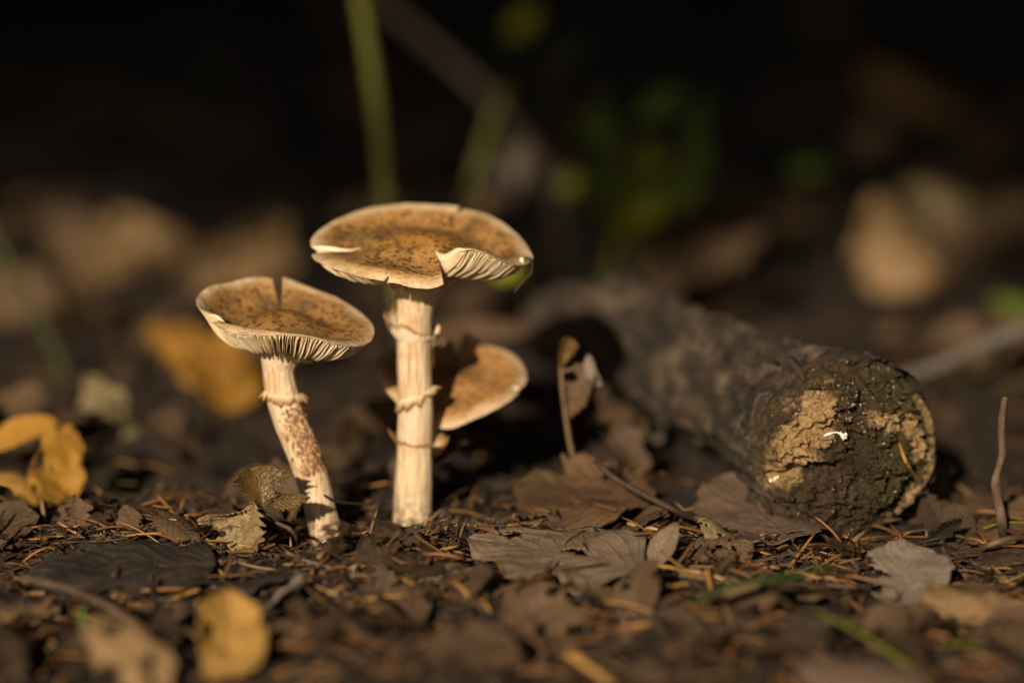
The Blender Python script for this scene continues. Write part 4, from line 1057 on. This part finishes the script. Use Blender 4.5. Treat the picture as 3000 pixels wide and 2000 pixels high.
def blade(name, label, pts, W, mat, seed=1, n=26):
    c = spline(pts, n); t, nn, b = frames(c)
    w_ = W * np.sin(np.pi * np.clip(np.linspace(0.12, 0.995, n), 0, 1)) ** 0.6
    V = np.concatenate([c - b * w_[:, None], c - nn * 0.03 * 1, c + b * w_[:, None]])
    F = []
    for i in range(n - 1):
        F += [[i, i + 1, n + i + 1, n + i], [n + i, n + i + 1, 2 * n + i + 1, 2 * n + i]]
    o = solid(obj(name, V, F, mat), 0.02); return tag(o, label, 'grass')
blade('grass', 'broad green grass blade lying across the litter before the log', [P(2030, 1750, -13), P(2150, 1710, -13.2), P(2290, 1685, -13.4), P(2460, 1650, -13.6)], 0.42, M_grass)
blade('grass', 'green grass stalk slanting down through the blurred foreground', [P(2380, 1780, -13.5), P(2500, 1840, -14.5), P(2640, 1930, -15.5), P(2790, 2060, -16.5)], 0.13, M_grassy)
blade('grass', 'yellow green blade lying beside the upright twig', [P(2880, 1545, -1.5), P(2930, 1530, -1.5), P(3000, 1528, -1.5), P(3080, 1545, -1.5)], 0.10, M_lime)
blade('grass', 'tiny bright green shoot beside the beige domed leaf', [P(243, 1850, -12), P(240, 1810, -12), P(246, 1770, -12)], 0.10, M_grass)
blade('grass', 'green shoot in the blurred foreground below the tan leaf', [P(2760, 1890, -15), P(2850, 1880, -15), P(2990, 1920, -15.5)], 0.16, M_lime)

# ------------------------------------------------------------------ spruce needles
def needle_geo(L, W, bend, k=0, seg=6):
    t = np.linspace(0, 1, seg + 1)
    x = L * (t - 0.5); z = bend * L * (0.25 - (t - 0.5) ** 2) * 2
    w_ = W * np.interp(t, [0, 0.08, 0.8, 1.0], [0.55, 1, 0.9, 0.12])
    V = []
    for i in range(seg + 1):
        V += [(x[i], -w_[i], z[i]), (x[i], -w_[i] * 0.25, z[i] + w_[i] * 0.65), (x[i], w_[i] * 0.25, z[i] + w_[i] * 0.65), (x[i], w_[i], z[i]), (x[i], 0, z[i] - w_[i] * 0.6)]
    F = gridfaces(seg + 1, 5, True).tolist() + [[4, 3, 2, 1, 0], [seg * 5 + q for q in range(5)]]
    return np.array(V), F
NV = []
for i in range(14):
    V, F = needle_geo(random.uniform(0.9, 1.9), random.uniform(0.038, 0.09), (0, 0.10, 0.03, 0.22, -0.08)[i % 5] * random.uniform(0.5, 1.2))
    NV.append((V, F, mesh('needle', V, F, M_needle)))
def rotm(yaw, pit, rol):
    cy, sy, cp, sp, cr, sr_ = math.cos(yaw), math.sin(yaw), math.cos(pit), math.sin(pit), math.cos(rol), math.sin(rol)
    return np.array([[cy, -sy, 0], [sy, cy, 0], [0, 0, 1]]) @ np.array([[cp, 0, sp], [0, 1, 0], [-sp, 0, cp]]) @ np.array([[1, 0, 0], [0, cr, -sr_], [0, sr_, cr]])
from mathutils import Matrix
def put_needle(p, yaw, pit, rol, i, label='brown fallen spruce needle lying in the litter', group='spruce needles in the litter'):
    o = bpy.data.objects.new('spruce_needle', NV[i][2]); COL.objects.link(o)
    M = Matrix(rotm(yaw, pit, rol).tolist()).to_4x4(); M.translation = Vector(np.asarray(p) * U)
    o.matrix_world = M
    tag(o, label, 'needle', group)
    return o
def view_xy():
    """a spot on the visible floor, denser near the plane of focus"""
    while True:
        py = random.triangular(1420, 2060, 1640); px = random.uniform(-60, 3060)
        d = ray(px, py); p = CAM + d * (-CAM[2] / d[2])
        if (p[0] - lf[0]) ** 2 + (p[1] - lf[1] - 1.5) ** 2 < 6.0: continue
        return p
for q in range(285):
    p = view_xy()
    zo = occ(p)
    if zo is not None and random.random() < 0.85: p = view_xy(); zo = occ(p)
    pit = random.gauss(0, 0.22) if random.random() < 0.85 else random.uniform(-0.9, 0.9)
    p[2] = float(gz(p[0], p[1])) + random.uniform(0.06, 0.28) + abs(math.sin(pit)) * 0.45
    if zo is not None: pit *= 0.3; p[2] = max(p[2], zo + 0.06)
    i = random.randrange(14)
    put_needle(p, random.uniform(0, 6.28), pit, random.uniform(-0.5, 0.5), i, ('straight brown spruce needle lying in the litter', 'slightly bowed brown spruce needle lying in the litter', 'nearly straight rusty spruce needle lying in the litter', 'curved brown spruce needle lying in the litter', 'sagging brown spruce needle lying in the litter')[i % 5])
# placed needles
def needle_at(label, pts, W, mat=M_needle, seed=2):
    V, F = tube(spline(pts, 12), W * np.interp(np.linspace(0, 1, 12), [0, 0.1, 0.85, 1], [0.6, 1, 0.9, 0.3]), 6, 0.15, seed, True, 0.7)
    return tag(obj('spruce_needle', V, F, mat), label, 'needle')
M_n1 = simple('needle ochre', (0.22, 0.11, 0.025), (0.34, 0.19, 0.05), 5, 0.5, 0.03)
M_n2 = simple('needle brown', (0.09, 0.045, 0.018), (0.19, 0.10, 0.04), 5, 0.5, 0.03)
needle_at('thick ochre needle curving over the soil in front of the tallest stem', [G(1205, 1690, 0.15), P(1215, 1655, -5.6), P(1260, 1620, -5.4), P(1345, 1597, -5.2)], 0.075, M_n1)
needle_at('long upright brown needle between the two taller mushrooms', [G(1060, 1675, 0.0), P(1068, 1620, -5), P(1090, 1540, -4.8), P(1106, 1488, -4.6)], 0.05, M_n2)
needle_at('spotted ochre needle standing before the leaning stem', [G(905, 1725, 0.0), P(918, 1680, -6), P(932, 1628, -5.6)], 0.06, M_n1)
needle_at('dark needle bridging from the leaning stem to the tallest stem', [P(950, 1450, -2.9), P(985, 1468, -2.6), P(1050, 1475, -1.6), P(1105, 1472, -0.8)], 0.065, M_twigd)
needle_at('brown needle lying on the broad grey leaf', [G(1590, 1690, 0.45), G(1605, 1660, 0.55), G(1622, 1636, 0.55)], 0.06, M_n2)
needle_at('orange brown needle in front of the rotten log end', [G(2338, 1532, 0.3), G(2450, 1515, 0.5)], 0.07, M_n2)
needle_at('brown needle stuck on the rotten log end', [face_at(2630, 1290) + axis * 0.1, face_at(2650, 1350) + axis * 0.15, face_at(2685, 1400) + axis * 0.12, face_at(2710, 1418) + axis * 0.1], 0.06, M_n1)
needle_at('pale stick needle pointing out beside the log base', [G(2535, 1530, 0.3), G(2600, 1550, 0.3), G(2640, 1570, 0.2)], 0.06, M_n2)
needle_at('long grey brown needle by the curled brittle leaf', [G(1848, 1640, 0.35), G(1950, 1675, 0.3), G(2120, 1705, 0.2)], 0.06, M_twigg)
needle_at('yellow needle beside the curled brittle leaf', [G(1920, 1655, 0.3), G(1980, 1665, 0.4), G(2032, 1692, 0.3)], 0.08, M_n1)
needle_at('striped brown needle leaning under the curled brittle leaf', [G(1928, 1605, 0.5), G(1970, 1640, 0.45), G(2010, 1668, 0.35)], 0.07, M_n2)
needle_at('thick orange needle out of focus at the front of the litter', [P(1660, 1910, -16), P(1720, 1950, -16), P(1810, 2010, -16.2)], 0.17, M_n1)
needle_at('tan flat needle lying before the golden upright leaf', [G(0, 1795, 0.2), G(100, 1800, 0.25)], 0.08, M_n2)
# the many more that cannot be told apart
parts = []
for q in range(2300):
    if q < 1600:
        p = view_xy()
        if occ(p) is not None: continue
    else:
        p = np.array([random.uniform(-26, 26), random.uniform(-24, 55), 0.0])
        if (p[0] - lf[0]) ** 2 + (p[1] - lf[1] - 1.5) ** 2 < 6.0: continue
    V, F, _ = NV[random.randrange(14)]
    sc_ = random.uniform(0.5, 1.0)
    pit = random.gauss(0, 0.25)
    V = V * sc_ @ rotm(random.uniform(0, 6.28), pit, random.uniform(-1, 1)).T
    p[2] = float(gz(p[0], p[1])) + random.uniform(-0.05, 0.2) + abs(math.sin(pit)) * 0.3
    parts.append((V + p, F))
V, F = join(parts)
tag(obj('needle_litter', V, F, M_needle_s, origin=(0, 0, 0)), 'matted brown needle litter between the leaves', 'needles', kind='stuff')

# ------------------------------------------------------------------ scraps of decayed leaves
SM = []
for i in range(12):
    L = random.uniform(1.0, 3.0)
    V, F, UV, _ = leaf_local(L, L * random.uniform(0.25, 0.45), random.choice(['ovate', 'lobed', 'round']), bend=random.uniform(-0.7, 0.7), curl=random.uniform(-0.9, 0.9) or 0.2, crump=0.16, vein=0.03, seed=300 + i, nu=18, nv=11, tear=random.uniform(0.05, 0.4))
    V = V - V.mean(axis=0)
    me = mesh('scrap', V, F, [M_scrap], uv=UV)
    SM.append((V, F, UV, me))
for q in range(350):
    if q < 290:
        p = view_xy()
        if any(occ(p + np.array(q_)) is not None for q_ in ((0, 0, 0), (1.3, 0, 0), (-1.3, 0, 0), (0, 1.3, 0), (0, -1.3, 0))): continue
    else:
        p = np.array([random.uniform(-20, 20), random.uniform(4, 45), 0.0])
    if ((p[0] + 3.5) ** 2 + (p[1] + 1.5) ** 2 < 6 or (p[0] + 5.2) ** 2 + (p[1] + 3.2) ** 2 < 5) and q < 290: continue
    if abs(p[0] - lf[0] + 0.31 * max(0, p[1] - lf[1])) < 2.4 and p[1] > lf[1] - 1.5: continue
    o = bpy.data.objects.new('leaf_scrap', SM[q % 12][3]); COL.objects.link(o)
    M = Matrix(rotm(random.uniform(0, 6.28), random.gauss(0, 0.3), random.gauss(0, 0.35)).tolist()).to_4x4()
    p[2] = float(gz(p[0], p[1])) + random.uniform(0.12, 0.55)
    M.translation = Vector(p * U)
    o.matrix_world = M
    tag(o, ('small' if len(SM[q % 12][1]) < 140 else 'ragged', 'narrow', 'torn', 'curled')[q % 4] + ' scrap of dark decayed leaf in the litter', 'leaf scrap', 'decayed leaf scraps in the litter')
# whole brown leaves further back, on both sides
BL = []
for i in range(6):
    L = random.uniform(4, 6.5)
    V, F, UV, _ = leaf_local(L, L * random.uniform(0.3, 0.42), random.choice(['ovate', 'round']), bend=random.uniform(-0.8, 0.8), curl=random.choice([-0.8, 0.7, 0.5]), crump=0.4, vein=0.04, seed=340 + i, nu=22, nv=13)
    BL.append(mesh('leaf', V - V.mean(axis=0), F, [M_brown], uv=UV))
for q in range(120):
    y = random.uniform(8, 150) if q < 95 else random.uniform(-26, 0)
    x = random.uniform(-1, 1) * (8 + (y + 83) * 0.22)
    if q >= 95: x = random.choice([-1, 1]) * random.uniform(17, 26)
    if abs(x - lf[0] + 0.31 * max(0, y - lf[1])) < 3.2 and -3 < y < 36: continue
    if y < 14 and -8 < x < 3: continue
    o = bpy.data.objects.new('brown_leaf', BL[q % 6]); COL.objects.link(o)
    M = Matrix(rotm(random.uniform(0, 6.28), random.gauss(0, 0.35), random.gauss(0, 0.35)).tolist()).to_4x4()
    M.translation = Vector((x * U, y * U, (float(gz(x, y)) + random.uniform(0.4, 0.9)) * U))
    o.matrix_world = M
    tag(o, ('broad', 'narrow', 'rolled', 'cupped', 'arched', 'wavy')[q % 6] + ' brown dead leaf lying on the shaded forest floor', 'leaf', 'brown leaves strewn over the floor')

# ------------------------------------------------------------------ crumbs of humus, fibres and threads
ico = np.array([[0, 0, 1], [0.9, 0, 0.2], [0.1, 0.95, 0.1], [-0.85, 0.2, 0], [0, -0.9, 0.1], [0, 0, -0.8]])
icf = [[0, 1, 2], [0, 2, 3], [0, 3, 4], [0, 4, 1], [5, 2, 1], [5, 3, 2], [5, 4, 3], [5, 1, 4]]
parts = []
for q in range(11500):
    if q < 6500:
        p = view_xy()
        if occ(p) is not None: continue
    elif q < 8600: p = np.array([random.gauss(-3.6, 2.0), random.gauss(-2.4, 1.9), 0.0])
    else: p = np.array([random.uniform(-22, 22), random.uniform(-22, 30), 0.0])
    s_ = np.array([random.uniform(0.05, 0.36) * random.uniform(0.4, 1), random.uniform(0.02, 0.08), random.uniform(0.015, 0.05)])
    if random.random() < 0.10: s_ *= np.array([1.6, 2.6, 2.6])
    V = (ico + rng.normal(0, 0.16, ico.shape)) * s_ @ rotm(random.uniform(0, 6.28), random.gauss(0, 0.5), random.uniform(-1, 1)).T
    p[2] = float(gz(p[0], p[1])) + random.uniform(-0.02, 0.16) + (abs(random.gauss(0, 0.12)) if 6500 <= q < 8600 else 0)
    parts.append((V + p, icf))
V, F = join(parts)
tag(obj('humus_crumbs', V, F, M_humus, origin=(0, 0, 0), smooth=False), 'dark crumbs of rotting humus over the soil', 'humus', kind='stuff')
parts = []
for q in range(15):
    p = G(random.gauss(1180, 120), random.gauss(1665, 30), 0.15)
    pts = [p]
    d = np.array([random.gauss(0, 1), random.gauss(0, 0.6), random.gauss(0, 0.3)])
    for _ in range(3):
        d = d + np.array([random.gauss(0, 0.6), random.gauss(0, 0.5), random.gauss(0, 0.4)]); pts.append(pts[-1] + d * 0.16)
    parts.append(tube(spline(pts, 10), random.uniform(0.003, 0.006), 4))
V, F = join(parts)
tag(obj('fungal_threads', V, F, M_thread), 'fine white fungal threads on the soil before the tallest stem', 'threads', kind='stuff')

# ------------------------------------------------------------------ dark undergrowth and trees beyond
def leaf_cloud(n, fn, size, seed):
    rg = np.random.default_rng(seed)
    C = fn(rg, n)
    d = rg.normal(size=(n, 3)); d[:, 2] *= 0.6; d /= np.linalg.norm(d, axis=1)[:, None]
    e = rg.normal(size=(n, 3)); e -= d * (e * d).sum(1)[:, None]; e /= np.linalg.norm(e, axis=1)[:, None]
    s = size * rg.uniform(0.6, 1.4, n)[:, None]
    V = np.stack([C - d * s, C + e * s * 0.38, C + d * s, C - e * s * 0.38], 1).reshape(-1, 3)
    F = np.arange(4 * n).reshape(n, 4)
    return V, F
def bush_pts(rg, n):
    k = 26
    cen = np.stack([rg.normal(0, 24, k), rg.normal(0, 20, k), rg.uniform(8, 75, k)], -1)
    i = rg.integers(0, k, n)
    return cen[i] + rg.normal(0, 9, (n, 3))
def spruce_pts(H, R, z0):
    def f(rg, n):
        t = rg.random(n) ** 0.75
        z = z0 + (H - z0) * t
        r = R * (1 - t) ** 0.85 * rg.uniform(0.25, 1.0, n) ** 0.5
        a = np.floor(rg.random(n) * 11) / 11 * 6.283 + np.floor(t * 22) * 1.3 + rg.normal(0, 0.13, n)
        return np.stack([r * np.cos(a), r * np.sin(a), z - r * 0.25 + rg.normal(0, 2.5, n)], -1)
    return f
def tree_proto(H, R, z0, n, size, tr, seed, mat):
    V, F = leaf_cloud(n, spruce_pts(H, R, z0), size, seed)
    crown = mesh('crown', V, F, M_spruce, smooth=False)
    parts = [tube(spline([(0, 0, -6), (tr * 0.2, 0, H * 0.4), (0, 0, H * 0.97)], 24), np.concatenate([[tr * 1.5, tr * 1.2], np.linspace(tr * 1.05, tr * 0.08, 22)]), 18, 0.15, seed)]
    trunk = mesh('trunk', *parts[0], M_bark)
    limbs = []
    for q in range(26):
        t = (q + 0.5) / 26; z = z0 + (H - z0) * t; a = q * 2.4; r = R * (1 - t) ** 0.85 * 0.9
        limbs.append(tube(spline([(0, 0, z), (r * 0.5 * math.cos(a), r * 0.5 * math.sin(a), z - r * 0.05), (r * math.cos(a), r * math.sin(a), z - r * 0.25)], 7), np.linspace(max(tr * 0.14, 0.4), 0.3, 7), 5))
    V, F = join(limbs)
    return trunk, crown, mesh('limbs', V, F, M_bark)
young = tree_proto(320, 85, 6, 9000, 5.5, 4.0, 5, M_spruce)
old = tree_proto(1500, 230, 260, 26000, 17, 17, 6, M_spruce)
def plant_tree(name, proto, x, y, s, rz, label, group):
    t = empty(name, label, 'tree', (x, y, float(gz(x, y))), group)
    t.rotation_euler.z = rz; t.scale = (s, s, s)
    for nm, me in zip(('trunk', 'crown', 'limb'), proto):
        o = bpy.data.objects.new(nm, me); COL.objects.link(o); o.parent = t
    return t
lv = np.array([math.sin(SUN_AZ), math.cos(SUN_AZ)]); pv = np.array([math.cos(SUN_AZ), -math.sin(SUN_AZ)])
def sp_(s, t): return lv * t + pv * s
# unseen trees added behind the viewer, crowns shaped to shade the background
def shade_tree(s_, t_, seed):
    x, y = sp_(s_, t_); z0 = float(gz(x, y))
    rg = np.random.default_rng(seed)
    t = empty('added_shade_tree', 'added unseen broadleaf tree, crown cut to shade the background', 'tree', (x, y, z0), 'added shade trees out of view')
    n_ = 52000
    d = rg.normal(size=(n_, 3)); d /= np.linalg.norm(d, axis=1)[:, None]
    C = d * (rg.random(n_) ** 0.4)[:, None] * np.array([290, 290, 260]) + np.array([0, 0, 330])
    W_ = C[:, :2] + np.array([x, y])
    tt_ = -(W_ @ lv)                                    # distance towards the sun
    lim = math.tan(SUN_EL) * (tt_ + 50 + np.abs(rg.normal(0, 46, n_))) + 14 * fbm(W_[:, 0] / 40, W_[:, 1] / 40, seed, 3)
    C = C[(C[:, 2] + z0 > lim) & (C[:, 2] > 60)]  # leaves below the sun's path dropped, so the mushrooms stay lit
    V, F = leaf_cloud(len(C), lambda r_, m_: C, 5.5, seed + 1)
    for nm, me in (('crown', mesh('crown', V, F, M_shrub, smooth=False)),
                   ('trunk', mesh('trunk', *tube(spline([(0, 0, -8), (2, 1, 150), (0, 3, 420), (0, 0, 560)], 24), np.concatenate([[24, 19], np.linspace(16, 3, 22)]), 18, 0.15, seed), M_bark))):
        o = bpy.data.objects.new(nm, me); COL.objects.link(o); o.parent = t
    limbs = []
    for q in range(16):
        a_ = q * 2.4; z = 190 + q * 18
        limbs.append(tube(spline([(0, 2, z), (90 * math.cos(a_), 90 * math.sin(a_), z + 40), (200 * math.cos(a_), 200 * math.sin(a_), z + 60)], 8), np.linspace(5, 1, 8), 6))
    V, F = join(limbs)
    o = bpy.data.objects.new('limb', mesh('limb', V, F, M_bark)); COL.objects.link(o); o.parent = t
for i, (s_, t_) in enumerate([(-150, -330), (170, -340), (-420, -300), (430, -310)]):
    shade_tree(s_, t_, 60 + i)
for i, (x, y, k_) in enumerate([(-190, 300, 0.9), (-80, 350, 1.1), (40, 330, 1.0), (150, 310, 0.95), (260, 270, 1.05), (-280, 210, 1.0), (250, 130, 0.9)]):
    plant_tree('young_spruce', young, x, y, k_, i * 0.7 + 0.4, 'young bushy spruce shading the forest floor', 'young spruces around the clearing')
for i, (x, y, k_) in enumerate([(-420, 380, 1.0), (-120, 520, 1.15), (210, 470, 0.95), (480, 260, 1.1), (420, -60, 1.0), (-560, 60, 1.0), (-20, 820, 1.2), (560, 680, 1.1), (-640, 700, 1.1)]):
    plant_tree('old_spruce', old, x, y, k_, i * 0.9, 'tall old spruce standing in the dark wood', 'old spruces around the clearing')
V, F = leaf_cloud(2600, bush_pts, 3.2, 31)
bush_me = mesh('foliage', V, F, M_shrub, smooth=False)
Vt = join([tube(spline([(0, 0, -4), (random.gauss(0, 6), random.gauss(0, 6), 30), (random.gauss(0, 18), random.gauss(0, 14), 70)], 10), np.linspace(1.0, 0.3, 10), 6, 0.2, q) for q in range(9)])
stem_me = mesh('stems', Vt[0], Vt[1], M_bark)
for i, (x, y, k_) in enumerate([(-60, 175, 0.8), (-15, 190, 0.9), (30, 180, 0.8), (70, 165, 0.85), (-100, 150, 0.85), (5, 235, 1.1), (-50, 240, 1.1), (60, 240, 1.1), (105, 215, 1.1), (-115, 225, 1.1)]):
    t = empty('dark_shrub', 'dark leafy shrub in the deep shade behind the clearing', 'shrub', (x, y, float(gz(x, y))), 'shrubs in the deep shade')
    t.rotation_euler.z = i * 1.3; t.scale = (k_, k_, k_)
    for nm, me in (('foliage', bush_me), ('branch', stem_me)):
        o = bpy.data.objects.new(nm, me); COL.objects.link(o); o.parent = t
